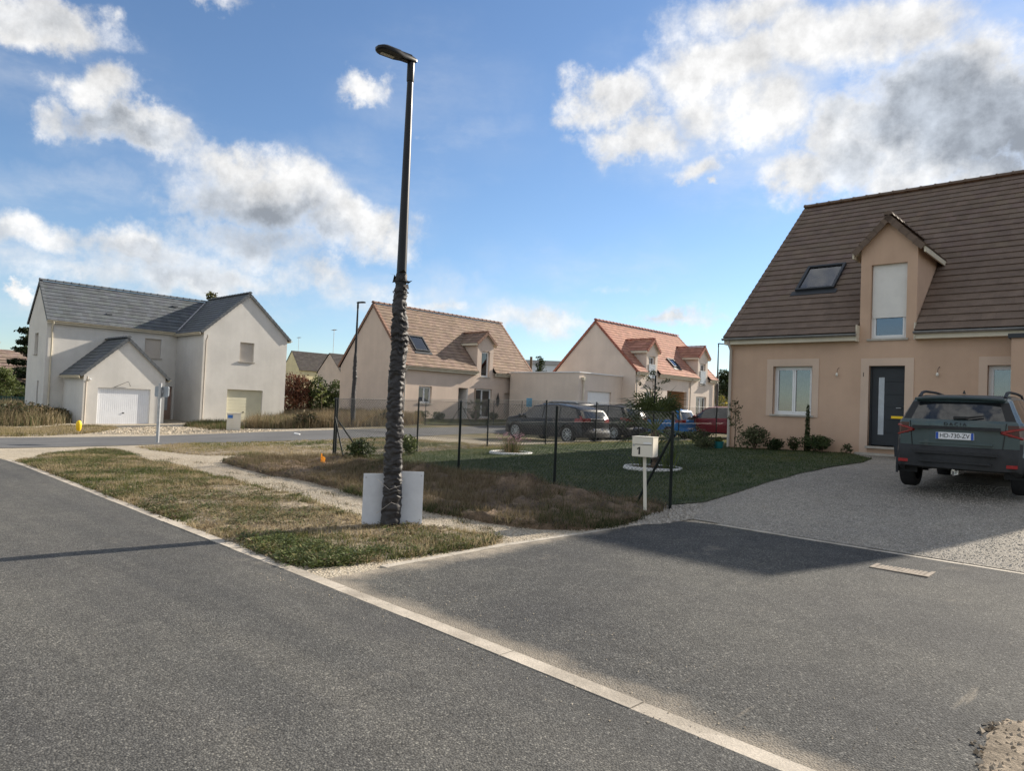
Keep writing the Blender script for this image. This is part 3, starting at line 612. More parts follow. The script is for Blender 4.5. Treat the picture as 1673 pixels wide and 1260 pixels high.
def foliage(name, blobs, n, size, cols, parent=None, label=None, cat=None, kind=None, asp=.5, gap=.35, seed=0, up=.0):
    "blobs: (cx,cy,cz,rx,ry,rz). leaf quads spread over and in the volumes"
    B = np.array(blobs, float); wgt = (B[:, 3]*B[:, 4]*B[:, 5])**(2/3); idx = rng.choice(len(B), n, p=wgt/wgt.sum()); b = B[idx]
    d = rng.normal(0, 1, (n, 3)); d /= np.linalg.norm(d, axis=1)[:, None]
    r = rng.uniform(.35, 1.05, n)**.6
    az_ = np.arctan2(d[:, 1], d[:, 0]); lump = .75+.5*vnoise(az_*1.5+b[:, 0]*3, d[:, 2]*2.5+b[:, 2], 1.3, seed)
    P = b[:, :3]+d*b[:, 3:]*(r*lump)[:, None]
    keep = fbm(P[:, 0]+P[:, 2]*.7, P[:, 1]+P[:, 2]*1.1, 1.2/max(.3, B[:, 3].mean()), seed+3.) > gap*.9; P = P[keep]; n = len(P)
    a = rng.normal(0, 1, (n, 3)); a[:, 2] += up; a /= np.linalg.norm(a, axis=1)[:, None]; c = np.cross(a, rng.normal(0, 1, (n, 3))); c /= np.linalg.norm(c, axis=1)[:, None]
    s = size*rng.uniform(.6, 1.4, n)[:, None]
    V = np.stack([P-a*s, P+c*s*asp, P+a*s, P-c*s*asp], 1).reshape(-1, 3); F = np.arange(n*4).reshape(-1, 4)
    t = np.clip(fbm(P[:, 0]+P[:, 2], P[:, 1]-P[:, 2], 1.5/max(.3, B[:, 3].mean()), seed+5)+rng.normal(0, .18, n), 0, 1)
    C = np.repeat(pal(t, *cols)*rng.uniform(.7, 1.25, (n, 1)), 4, 0)
    return raw_mesh(name, V, F, leafm, C, parent, kind, label, cat)
GC = [DGRN*.7, DGRN, GRN*.8, GRN*1.1]; OLV = [DGRN*.8, np.array([.06, .07, .03]), np.array([.10, .11, .05]), np.array([.16, .17, .09])]
def shrub(name, px, py, w, h, label, cols=GC, n=700, size=.05, cat='shrub', group=None, at_xy=None, stems=5, blob=None, **k):
    x, y = at_xy if at_xy is not None else G(px, py); z = zt(x, y); e = empty(name, (x, y, z), 0, label, cat, group)
    bl = blob or [(random.uniform(-.25, .25)*w, random.uniform(-.25, .25)*w, h*random.uniform(.35, .7), w*.33, w*.33, h*.34) for _ in range(6)]
    foliage('foliage', bl, n, size, cols, e, seed=random.random()*9, **k)
    mb = MB()
    for i in range(stems):
        a = random.uniform(0, 6.28); mb.tube([(0, 0, -.02), (math.cos(a)*w*.12, math.sin(a)*w*.12, h*.35), (math.cos(a)*w*.28, math.sin(a)*w*.28, h*.75)], [.012*h+.004, .008*h+.003, .003], 5)
    mb.build('stem', barkm, e); return e
# ------------------------------------------------------------------ houses
def panel(mb, O, U, N, L, zb, top, openings, depth=.2, m=0):
    "wall strip: top = [(u,z)...] polyline; openings (u0,u1,z0,z1) with reveals"
    O = Vector(O); U = Vector(U); N = Vector(N)
    def topz(u):
        for (a, za), (b, zb_) in zip(top[:-1], top[1:]):
            if a-1e-9 <= u <= b+1e-9: return za if b == a else za+(zb_-za)*(u-a)/(b-a)
        return top[-1][1]
    us = sorted(set([0, L]+[u for u, _ in top]+[q for o in openings for q in o[:2]]))
    P = lambda u, z, d=0.: O+U*u+Vector((0, 0, z))-N*d
    for a, b in zip(us[:-1], us[1:]):
        if b-a < 1e-6: continue
        ops = sorted([o for o in openings if o[0] <= a+1e-9 and o[1] >= b-1e-9], key=lambda o: o[2]); z = zb
        for o in ops:
            if o[2] > z+1e-6: mb.face([P(a, z), P(b, z), P(b, o[2]), P(a, o[2])], m)
            z = o[3]
        mb.face([P(a, z), P(b, z), P(b, topz(b-1e-7)), P(a, topz(a+1e-7))], m)
    for u0, u1, z0, z1 in openings:
        for q in (((u0, z0), (u0, z1)), ((u1, z1), (u1, z0)), ((u0, z1), (u1, z1)), ((u1, z0), (u0, z0))):
            mb.face([P(*q[0]), P(*q[1]), P(*q[1], depth), P(*q[0], depth)], m)
class Frame:
    "axis frame of a wall: (u along, d outward, z up) -> local house coords"
    def __init__(s, O, U, N): s.M = Matrix((( U[0], N[0], 0, O[0]), (U[1], N[1], 0, O[1]), (0, 0, 1, 0), (0, 0, 0, 1)))
def window(par, F, u0, u1, z0, z1, rec=.16, leaves=2, sill=True, frame=pvc, backing=True, curt=False, low=False, name='window', sillm=None):
    fw = .06; mb = MB()
    mb.box(u0, u1, -rec-.06, -rec, z0, z0+fw, M=F.M); mb.box(u0, u1, -rec-.06, -rec, z1-fw, z1, M=F.M)
    mb.box(u0, u0+fw, -rec-.06, -rec, z0+fw, z1-fw, M=F.M); mb.box(u1-fw, u1, -rec-.06, -rec, z0+fw, z1-fw, M=F.M)
    iu0, iu1 = u0+fw, u1-fw; sw = (iu1-iu0)/leaves; sf = .045
    for i in range(leaves):
        a, b = iu0+i*sw+.003, iu0+(i+1)*sw-.003
        mb.box(a, b, -rec-.05, -rec+.012, z0+fw, z0+fw+sf, M=F.M); mb.box(a, b, -rec-.05, -rec+.012, z1-fw-sf, z1-fw, M=F.M)
        mb.box(a, a+sf, -rec-.05, -rec+.012, z0+fw+sf, z1-fw-sf, M=F.M); mb.box(b-sf, b, -rec-.05, -rec+.012, z0+fw+sf, z1-fw-sf, M=F.M)
    w = mb.build(name, frame, par)
    for i in range(leaves):
        a, b = iu0+i*sw+sf, iu0+(i+1)*sw-sf
        MB().box(a, b, -rec-.03, -rec-.022, z0+fw+sf, z1-fw-sf, M=F.M).build('pane', glassm, w)
    if sill: MB().box(u0-.06, u1+.06, -rec-.02, .05, z0-.05, z0+.004, M=F.M).build('sill', sillm or concrete, w)
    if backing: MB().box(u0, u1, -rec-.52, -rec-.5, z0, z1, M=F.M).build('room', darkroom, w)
    if curt:
        cb = MB(); k = 26; a0, a1 = u0+fw, u1-fw
        for i in range(k):
            ua = a0+(a1-a0)*i/k; ub = a0+(a1-a0)*(i+1)/k; da = -rec-.12+.02*math.sin(i*1.9); db = -rec-.12+.02*math.sin((i+1)*1.9)
            cb.face([F.M@Vector((ua, da, z0+.1)), F.M@Vector((ub, db, z0+.1)), F.M@Vector((ub, db, z1-.05)), F.M@Vector((ua, da, z1-.05))])
        cb.build('curtain', curtain, w)
    return w
def slats(par, F, u0, u1, z0, z1, rec, matl, step=.045, name='shutter'):
    mb = MB(); z = z0
    while z < z1-.001:
        e = min(z+step-.006, z1); mb.box(u0, u1, -rec-.02, -rec, z, e, M=F.M); mb.box(u0, u1, -rec-.02, -rec-.008, e, min(e+.006, z1), M=F.M); z += step
    return mb.build(name, matl, par)
def ribdoor(par, F, u0, u1, z0, z1, rec, matl, step=.1, vertical=True, name='garage_door'):
    mb = MB()
    if vertical:
        u = u0
        while u < u1-.001:
            e = min(u+step-.018, u1); mb.box(u, e, -rec-.03, -rec, z0, z1, M=F.M); mb.box(e, min(u+step, u1), -rec-.03, -rec-.014, z0, z1, M=F.M); u += step
    else:
        z = z0
        while z < z1-.001:
            e = min(z+step-.015, z1); mb.box(u0, u1, -rec-.03, -rec, z, e, M=F.M); mb.box(u0, u1, -rec-.03, -rec-.012, e, min(z+step, z1), M=F.M); z += step
    d = mb.build(name, matl, par)
    MB().box((u0+u1)/2-.05, (u0+u1)/2+.05, -rec+.002, -rec+.03, z0+.85, z0+.9, M=F.M).build('handle', blackp, d); return d
def roof_plane(par, O, U, S, L, SL, tw, ex, matl, skip=None, name='tiles', thick=.02, objs=0, objmat=None, colr=.18, trim=None, clip=()):
    """courses of tiles. O eave start, U along eave, S up the slope (unit vectors, local). objs: nearest tiles built as objects"""
    O = Vector(O); U = Vector(U); S = Vector(S); N = U.cross(S).normalized()
    if N.z < 0: N = -N
    nr = max(1, round(SL/ex)); ex = SL/nr; nc = max(1, round(L/tw)); tw = L/nc; ang = (thick*1.1)/ex
    items = []
    for r in range(nr):
        off = 0. if r % 2 else .5
        for c in range(-1 if off else 0, nc):
            a = (c+off)*tw; b = a+tw
            a = max(a, 0.); b = min(b, L)
            for q0, q1, qs in clip:
                if r*ex < qs:
                    if a < q0 < b: b = q0
                    elif a < q1 < b: a = q1
            if b-a < tw*.12: continue
            s0 = r*ex; s1 = min(s0+ex*1.18, SL); um = (a+b)/2
            if skip and skip(um, s0+ex/2, a, b): continue
            if trim and not trim(um, s0+ex/2): continue
            items.append((a, b, s0, s1))
    root = par.matrix_basis if par else Matrix()
    if objs:
        items.sort(key=lambda t: (root@(O+U*((t[0]+t[1])/2)+S*t[2])-Vector((0, 0, EYE))).length)
    full = None
    ax = Matrix((( U.x, S.x, N.x, 0), (U.y, S.y, N.y, 0), (U.z, S.z, N.z, 0), (0, 0, 0, 1)))
    def tile(mb, w, ln, g=.0012):
        h0 = thick*2.1; h1 = thick*.55
        mb.v += [(g, 0, h0-thick), (w-g, 0, h0-thick), (w-g, ln, h1-.006), (g, ln, h1-.006), (g, 0, h0), (w-g, 0, h0), (w-g, ln, h1), (g, ln, h1)]
        b = len(mb.v)-8
        for q in ((4, 5, 6, 7), (0, 1, 5, 4), (1, 2, 6, 5), (3, 0, 4, 7), (0, 3, 2, 1)): mb.f.append(tuple(b+i for i in q)); mb.m.append(0)
    meshes = {}; V = []; Fc = []; C = []
    for i, (a, b, s0, s1) in enumerate(items):
        if i < objs:
            key = (round(b-a, 3), round(s1-s0, 3))
            if key not in meshes:
                mb = MB(); tile(mb, *key); meshes[key] = mb.mesh('tile', objmat, fix=False)
            o = bpy.data.objects.new('tile', meshes[key]); link(o, par)
            o.matrix_local = Matrix.Translation(O+U*a+S*s0+N*random.uniform(0, .003))@ax@Matrix.Rotation(random.uniform(-.004, .004), 4, 'Z')
        else:
            mb = MB(); tile(mb, b-a, s1-s0); T = Matrix.Translation(O+U*a+S*s0+N*random.uniform(0, .0012))@ax; k = len(V)
            V += [tuple(T@Vector(p)) for p in mb.v]; Fc += [tuple(k+q for q in f) for f in mb.f]; g = random.uniform(1-colr, 1+colr); C += [(g, g*random.uniform(.97, 1.03), g*random.uniform(.95, 1.05))]*8
    if V:
        o = raw_mesh(name, np.array(V), np.array(Fc), matl, np.array(C), par); o['kind'] = 'stuff'
def ridge_row(par, A, B, matl, r=.11, step=.4, name='ridge_tile'):
    A = Vector(A); B = Vector(B); d = (B-A); L = d.length; d.normalize(); n = max(1, round(L/step)); st = L/n
    mb = MB(); k = 8; ln = st*1.12
    for e, rr in ((0, r*1.12), (.06, r*1.12), (.061, r), (ln, r*.94)):
        for j in range(k+1):
            w = math.pi*j/k; mb.v.append((math.cos(w)*rr, e, math.sin(w)*rr*.9-.03))
    for i in range(3):
        for j in range(k): a = i*(k+1)+j; mb.f.append((a, a+1, a+k+2, a+k+1)); mb.m.append(0)
    mb.f.append(tuple(range(k, -1, -1))); mb.m.append(0)
    me = mb.mesh(name, matl, fix=True)
    q = d.to_track_quat('Y', 'Z').to_matrix().to_4x4()
    for i in range(n):
        o = bpy.data.objects.new(name, me); link(o, par); o.matrix_local = Matrix.Translation(A+d*st*i)@q
def verge_row(par, A, B, matl, side, step=.33, name='verge_tile', w=.14, drop=.11):
    "L-shaped edge tiles climbing A->B; side = unit vector pointing outward"
    A = Vector(A); B = Vector(B); d = B-A; L = d.length; d.normalize(); n = max(1, round(L/step)); st = L/n; side = Vector(side); up = side.cross(d); up = up if up.z > 0 else -up
    ax = Matrix(((side.x, d.x, up.x, 0), (side.y, d.y, up.y, 0), (side.z, d.z, up.z, 0), (0, 0, 0, 1)))
    mb = MB(); ln = st*1.1
    mb.box(-w, .02, 0, ln, .015, .045); mb.box(-.005, .022, .001, ln, -drop, .0445); me = mb.mesh(name, matl)
    tilt = Matrix.Rotation(-.07, 4, 'X')
    for i in range(n):
        o = bpy.data.objects.new(name, me); link(o, par); o.matrix_local = Matrix.Translation(A+d*st*i)@ax@tilt
def gutter(par, A, B, matl=zinc, r=.065):
    A = Vector(A); B = Vector(B); d = (B-A).normalized(); s = d.cross(Vector((0, 0, 1))); mb = MB(); k = 8
    for e in (A, B):
        for rr in (r, r-.008):
            for j in range(k+1):
                w = math.pi+math.pi*j/k; mb.v.append(tuple(e+s*math.cos(w)*rr+Vector((0, 0, math.sin(w)*rr))))
    n = k+1
    for a, b in ((0, 2*n), (n, 3*n)):
        for j in range(k): mb.f.append((a+j, a+j+1, b+j+1, b+j)); mb.m.append(0)
    for a in (0, 2*n): mb.f.append(tuple(range(a, a+n))); mb.m.append(0)
    return mb.build('gutter', matl, par)
def downpipe(par, x, y, zt_, zb, out=(0, -1), matl=pvcgrey, r=.045):
    ox, oy = out; mb = MB(); mb.tube([(x+ox*.26, y+oy*.26, zt_), (x+ox*.25, y+oy*.25, zt_-.12), (x+ox*.07, y+oy*.07, zt_-.32), (x+ox*.07, y+oy*.07, zb)], r, 8)
    o = mb.build('downpipe', matl, par, smooth=False); shade_auto(o, 50); return o
def dormer(par, x0, x1, ye, z0t, slope, ze, zp, wallm, tilem, win, tilecol=None, name='dormer', shutter=None, leaves=1, guard=False, ridge=True, low=None, voh=.14, zlow=None):
    """wall dormer flush with front y=0. slope: roof rises z = z0t + y*slope. ze eave height, zp wall peak"""
    d = MB(); F = Frame((0, 0, 0), (1, 0, 0), (0, -1, 0))
    panel(d, (x0, 0, 0), (1, 0, 0), (0, -1, 0), x1-x0, zlow, [(0, ze), ((x1-x0)/2, zp), (x1-x0, ze)], [(win[0]-x0, win[1]-x0, win[2], win[3])] if win else [])
    yb = (ze-z0t)/slope+.25; ypk = (zp-z0t)/slope+.3
    for x in (x0, x1): d.face([(x, 0, zlow), (x, yb, ze-.05), (x, yb, ze), (x, 0, ze)]) ; d.face([(x, 0, zlow), (x, .45, zlow), (x, yb, ze-.05)])
    o = d.build(name, wallm, par)
    xm = (x0+x1)/2; hw = (x1-x0)/2; rs = (zp-ze)/hw; oh = .18; un = math.hypot(1, rs)
    lift = .06
    for sx in (-1, 1):
        ex_ = hw+oh; zz = zp-rs*ex_+lift
        O = Vector((xm+sx*ex_, -voh, zz)); S = Vector((-sx/un, 0, rs/un)); L = ypk+voh; SL = ex_*un
        sl = MB(); p = [O, O+Vector((0, L, 0)), O+Vector((0, L, 0))+S*SL, O+S*SL]; nrm = Vector((sx*rs/un, 0, 1/un))
        sl.v += [tuple(q-nrm*.055) for q in p]+[tuple(q-nrm*.002) for q in p]
        for q in ((0, 1, 2, 3), (4, 5, 6, 7), (0, 1, 5, 4), (1, 2, 6, 5), (2, 3, 7, 6), (3, 0, 4, 7)): sl.f.append(q); sl.m.append(0)
        sl.build('soffit', fasciam, o)
        roof_plane(o, O, (0, 1, 0), S, L, SL, .3, .3, tilem, name='tiles')
        verge_row(o, O+Vector((0, -.02, 0)), O+S*SL+Vector((0, -.02, 0)), tilecol, (0, -1, 0), .26)
        MB().box(xm+sx*ex_-.02, xm+sx*ex_+.02, -voh+.02, yb+.1, zz-.14, zz-.005).build('fascia', fasciam, o)
    if ridge: ridge_row(o, (xm, -voh-.03, zp+lift+.06), (xm, ypk, zp+lift+.06), tilecol, .1, .36)
    if win:
        w = window(o, F, *win, rec=.14, leaves=leaves, curt=False, sillm=concrete)
        if shutter is not None: slats(w, F, win[0]+.02, win[1]-.02, shutter, win[3], .10, shutterm)
        if guard:
            g = MB(); 
            for z in (win[2]+.1, win[2]+1.0): g.box(win[0]-.02, win[1]+.02, .02, .045, z, z+.03, M=F.M)
            g.build('guard_rail', pvc, w); MB().box(win[0], win[1], .028, .036, win[2]+.13, win[2]+1.0, M=F.M).build('guard_glass', frosted, w)
    return o
def skylight(par, x0, x1, y0, y1, z0t, slope, off=.05):
    un = math.hypot(1, slope); S = Vector((0, 1/un, slope/un)); N = Vector((0, -slope/un, 1/un)); O = Vector((x0, y0, z0t+y0*slope))
    M = Matrix((( 1, S.x, N.x, O.x), (0, S.y, N.y, O.y), (0, S.z, N.z, O.z), (0, 0, 0, 1))); L = (y1-y0)*un; w = x1-x0; f = .075
    mb = MB(); mb.box(0, w, 0, f, -.05, .12, M=M); mb.box(0, w, L-f, L, -.05, .12, M=M); mb.box(0, f, f, L-f, -.05, .12, M=M); mb.box(w-f, w, f, L-f, -.05, .12, M=M)
    s = mb.build('skylight', doorgrey, par); MB().box(f, w-f, f, L-f, .06, .075, M=M).build('pane', glassm, s)
    MB().box(f, w-f, f, L-f, -.3, -.29, M=M).build('blind', frosted, s); MB().box(-.1, w+.1, -.22, -.002, .03, .05, M=M).build('flashing', doorgrey, s); return s
def gable_roof(par, W_, D, ze, zr, tilem, tilecol, oh=.3, vh=.08, skip=None, tw=.3, ex=.3, objs=0, objmat=None, x0=0., y0=0., back=True, ridge_step=.4, lift=0.):
    "ridge along x. eave edge at y=-oh. front plane passes wall top"
    sl = (zr-ze)/(D/2+oh); un = math.hypot(1, sl); SL = (D/2+oh)*un
    for sgn in (1, -1) if back else (1,):
        yy = y0-oh if sgn > 0 else y0+D+oh
        O = Vector((x0-vh, yy, ze)); S = Vector((0, sgn/un, sl/un)); U = Vector((1, 0, 0)); nrm = Vector((0, -sgn*sl/un, 1/un))
        def seg(a, b):
            sm = MB(); p = [O+U*a, O+U*b, O+U*b+S*SL, O+U*a+S*SL]; sm.v += [tuple(q-nrm*.07) for q in p]+[tuple(q) for q in p]
            for q in ((0, 1, 2, 3), (4, 5, 6, 7), (0, 1, 5, 4), (1, 2, 6, 5), (2, 3, 7, 6), (3, 0, 4, 7)): sm.f.append(q); sm.m.append(0)
            sm.build('roof', tile_dark, par)
        if skip and sgn > 0:
            # deck split around wall dormers at the eave
            sm = MB(); cuts = skip['gaps']; xs = [0.]+[q-x0+vh for g in cuts for q in g]+[W_+2*vh]
            for a, b in zip(xs[0::2], xs[1::2]): seg(a, b)
        else: seg(0, W_+2*vh)
        fn = (lambda um, s, a, b: any(g[0]-x0+vh+.02 < um < g[1]-x0+vh-.02 and s < g2 for g, g2 in zip(skip['gaps'], skip['upto']))) if (skip and sgn > 0) else None
        roof_plane(par, O, U, S, W_+2*vh, SL, tw, ex, tilem, skip=fn, objs=objs if sgn > 0 else 0, objmat=objmat, clip=[(g[0]-x0+vh, g[1]-x0+vh, g2-.15) for g, g2 in zip(skip['gaps'], skip['upto'])] if (skip and sgn > 0) else (), thick=.022 if objs else .018, colr=.08 if objs else .15)
        for xx, sd in ((x0-vh, (-1, 0, 0)), (x0+W_+vh, (1, 0, 0))):
            verge_row(par, Vector((xx, yy, ze+.01)), Vector((xx, y0+D/2, zr+.01)), tilecol, sd, ex)
    ridge_row(par, (x0-vh-.02, y0+D/2, zr+.07), (x0+W_+vh, y0+D/2, zr+.07), tilecol, .12, ridge_step)
    return sl
def attr_one(m, name):
    "plain copy of a tile colour for single tiles"
    return m
tcol_pink = mat('tile_pink_single', (.24, .14, .10), .85, .15, 3., orand=.12); tcol_red = mat('tile_red_single', (.30, .115, .08), .85, .15, 3., orand=.12)
tcol_slate = mat('tile_slate_single', (.10, .11, .12), .7, .12, 3., orand=.1); tcol_dark = mat('tile_dark_single', (.06, .05, .045), .85, .15, 3., orand=.1)

# ---- the brown roofed house with the anthracite door
def house_brown():
    X0, Y0 = -9.85, 20.3; H = empty('house', (X0, Y0, 0), 0, 'peach rendered house with brown tiled roof, dormer and dark grey front door', 'house')
    u = lambda x: x-X0
    F = Frame((0, 0, 0), (1, 0, 0), (0, -1, 0)); Wd, D = 10.0, 11.8; zb = .0; wt_ = 3.95
    mb = MB()
    win1 = (u(-8.47), u(-7.35), 1.68, 3.08); door = (u(-5.87), u(-5.0), .93, 3.07); win2 = (u(-3.2), u(-2.05), 1.0, 3.06)
    panel(mb, (0, 0, 0), (1, 0, 0), (0, -1, 0), u(-6.13), zb, [(0, wt_), (u(-6.13), wt_)], [win1])
    a = u(-6.13); panel(mb, (a, 0, 0), (1, 0, 0), (0, -1, 0), 1.37, zb, [(0, 3.6), (1.37, 3.6)], [(door[0]-a, door[1]-a, door[2], door[3])])
    a = u(-4.76); panel(mb, (a, 0, 0), (1, 0, 0), (0, -1, 0), Wd-a, zb, [(0, wt_), (Wd-a, wt_)], [(win2[0]-a, win2[1]-a, win2[2], win2[3])])
    zr = 9.36; pk = zr-.12
    panel(mb, (0, D, 0), (0, -1, 0), (-1, 0, 0), D, zb, [(0, wt_), (D/2, pk), (D, wt_)], [])
    panel(mb, (Wd, 0, 0), (0, 1, 0), (1, 0, 0), D, zb, [(0, wt_), (D/2, pk), (D, wt_)], [])
    panel(mb, (Wd, D, 0), (-1, 0, 0), (0, 1, 0), Wd, zb, [(0, wt_), (Wd, wt_)], [])
    mb.build('wall', wall_peach, H)
    # smooth surrounds, 15 mm proud
    def surround(o0, o1, z0, z1, iu0, iu1, iz1, nm='surround'):
        t = MB(); t.box(o0, iu0, -.02, .015, z0, z1, M=F.M); t.box(iu1, o1, -.02, .015, z0, z1, M=F.M); t.box(iu0, iu1, -.02, .0152, iz1, z1, M=F.M); t.build(nm, trim_peach, H)
    surround(u(-8.66), u(-7.17), 1.63, 3.29, win1[0], win1[1], win1[3]); surround(u(-6.07), u(-4.79), .69, 3.27, door[0], door[1], door[3]); surround(u(-3.38), u(-1.87), .8, 3.27, win2[0], win2[1], win2[3])
    w1 = window(H, F, *win1, rec=.15, leaves=2, curt=True, sillm=concrete); window(H, F, *win2, rec=.15, leaves=2, curt=True, sillm=concrete)
    # front door
    d0, d1, dz0, dz1 = door; g = MB(); r = .13
    g.box(d0, d0+.05, -r-.06, -r+.01, dz0, dz1, M=F.M); g.box(d1-.05, d1, -r-.06, -r+.01, dz0, dz1, M=F.M); g.box(d0+.05, d1-.05, -r-.06, -r+.01, dz1-.05, dz1, M=F.M)
    zz = dz0+.03; hgt = (dz1-.08-zz)/6
    for i in range(6): g.box(d0+.36, d1-.055, -r-.055, -r-.01, zz+i*hgt+.006, zz+(i+1)*hgt-.006, M=F.M)
    g.box(d0+.055, d0+.2, -r-.055, -r-.01, zz, dz1-.055, M=F.M); g.box(d0+.2, d0+.36, -r-.055, -r-.01, zz, zz+.28, M=F.M); g.box(d0+.2, d0+.36, -r-.055, -r-.01, dz1-.3, dz1-.055, M=F.M)
    g.box(d0+.055, d1-.055, -r-.06, -r-.03, zz, dz1-.055, M=F.M)
    dr = g.build('door', doorgrey, H); MB().box(d0+.21, d0+.35, -r-.029, -r-.02, zz+.28, dz1-.3, M=F.M).build('glass_strip', frosted, dr)
    MB().tube([F.M@Vector((d1-.1, -r-.01, dz0+1.03)), F.M@Vector((d1-.1, -r+.05, dz0+1.03)), F.M@Vector((d1-.21, -r+.05, dz0+1.03))], .011, 6).build('handle', galv, dr)
    MB().box(d0-.03, d1+.03, -.12, .1, dz0-.06, dz0, M=F.M).build('threshold', concrete, H)
    MB().box(u(-6.1), u(-4.6), 0.003, .32, .45, .75, M=F.M).build('step', concrete, H)
    # roof
    slope = gable_roof(H, Wd, D, 3.93, zr, tile_brown_a, tile_brown, oh=.3, vh=.06, skip=dict(gaps=[(u(-6.15), u(-4.74))], upto=[3.3]), tw=.3, ex=.32, objs=300, objmat=tile_brown, ridge_step=.42)
    z0t = 3.93+.3*slope
    dormer(H, u(-6.13), u(-4.76), 0, z0t, slope, 6.26, 6.98, wall_peach, tile_brown_a, (u(-5.87), u(-5.0), 3.79, 5.79), tilecol=tile_brown, shutter=4.36, zlow=3.6)
    skylight(H, u(-8.45), u(-7.3), 1.45, 2.5, z0t, slope)
    for a, b in ((-9.93, -6.16), (-4.73, .2)):
        MB().box(u(a), u(b), -.24, -.2, 3.74, 3.92).build('fascia', fasciam, H); MB().box(u(a), u(b), -.2, -.002, 3.74, 3.755).build('soffit', fasciam, H)
        gutter(H, (u(a)-.03, -.31, 3.92), (u(b)+.03, -.31, 3.92))
    for a, b in ((-6.155, -6.132), (-4.758, -4.735)): MB().box(u(a), u(b), -.26, .12, 3.72, 4.16).build('fascia_return', fasciam, H)
    downpipe(H, u(-9.78), 0, 3.9, .6)
    # bare bulbs on wires
    for x in (-6.65, -4.23):
        p = MB(); p.tube([(u(x), -.001, 3.02), (u(x)+.03, -.05, 3.02), (u(x), -.09, 2.98), (u(x)-.02, -.07, 2.86)], .006, 5); wl = p.build('light_wire', blackp, H)
        b = MB(); b.lathe([(.001, 2.78), (.03, 2.80), (.036, 2.83), (.02, 2.87), (.014, 2.885)], 10, Matrix.Translation((u(x)-.02, -.07, 0))); b.build('bulb', bulbm, wl)
    # projecting flat block at the right
    p = MB(); p.box(u(-2.6), u(2.4), -1.0, -.004, 0, 3.6); p.build('projecting_wall', wall_peach, H); MB().box(u(-2.66), u(2.46), -1.06, -.004, 3.6, 3.7).build('wall_cap', doorgrey, H)
    return H
HB = house_brown()
def text_mesh(name, s, size, matl, parent=None, depth=.002, align='CENTER'):
    cu = bpy.data.curves.new(name, 'FONT'); cu.body = s; cu.size = size; cu.extrude = depth; cu.align_x = align; cu.align_y = 'CENTER'
    t = bpy.data.objects.new(name+'_tmp', cu); COL.objects.link(t); dg = bpy.context.evaluated_depsgraph_get(); me = bpy.data.meshes.new_from_object(t.evaluated_get(dg)); bpy.data.objects.remove(t)
    me.materials.clear(); me.materials.append(matl); o = bpy.data.objects.new(name, me); link(o, parent); return o
nb = text_mesh('house_number', '1', .16, blackp, HB); nb.location = (-6.0+9.85, -.018, 2.83); nb.rotation_euler = (math.pi/2, 0, 0)

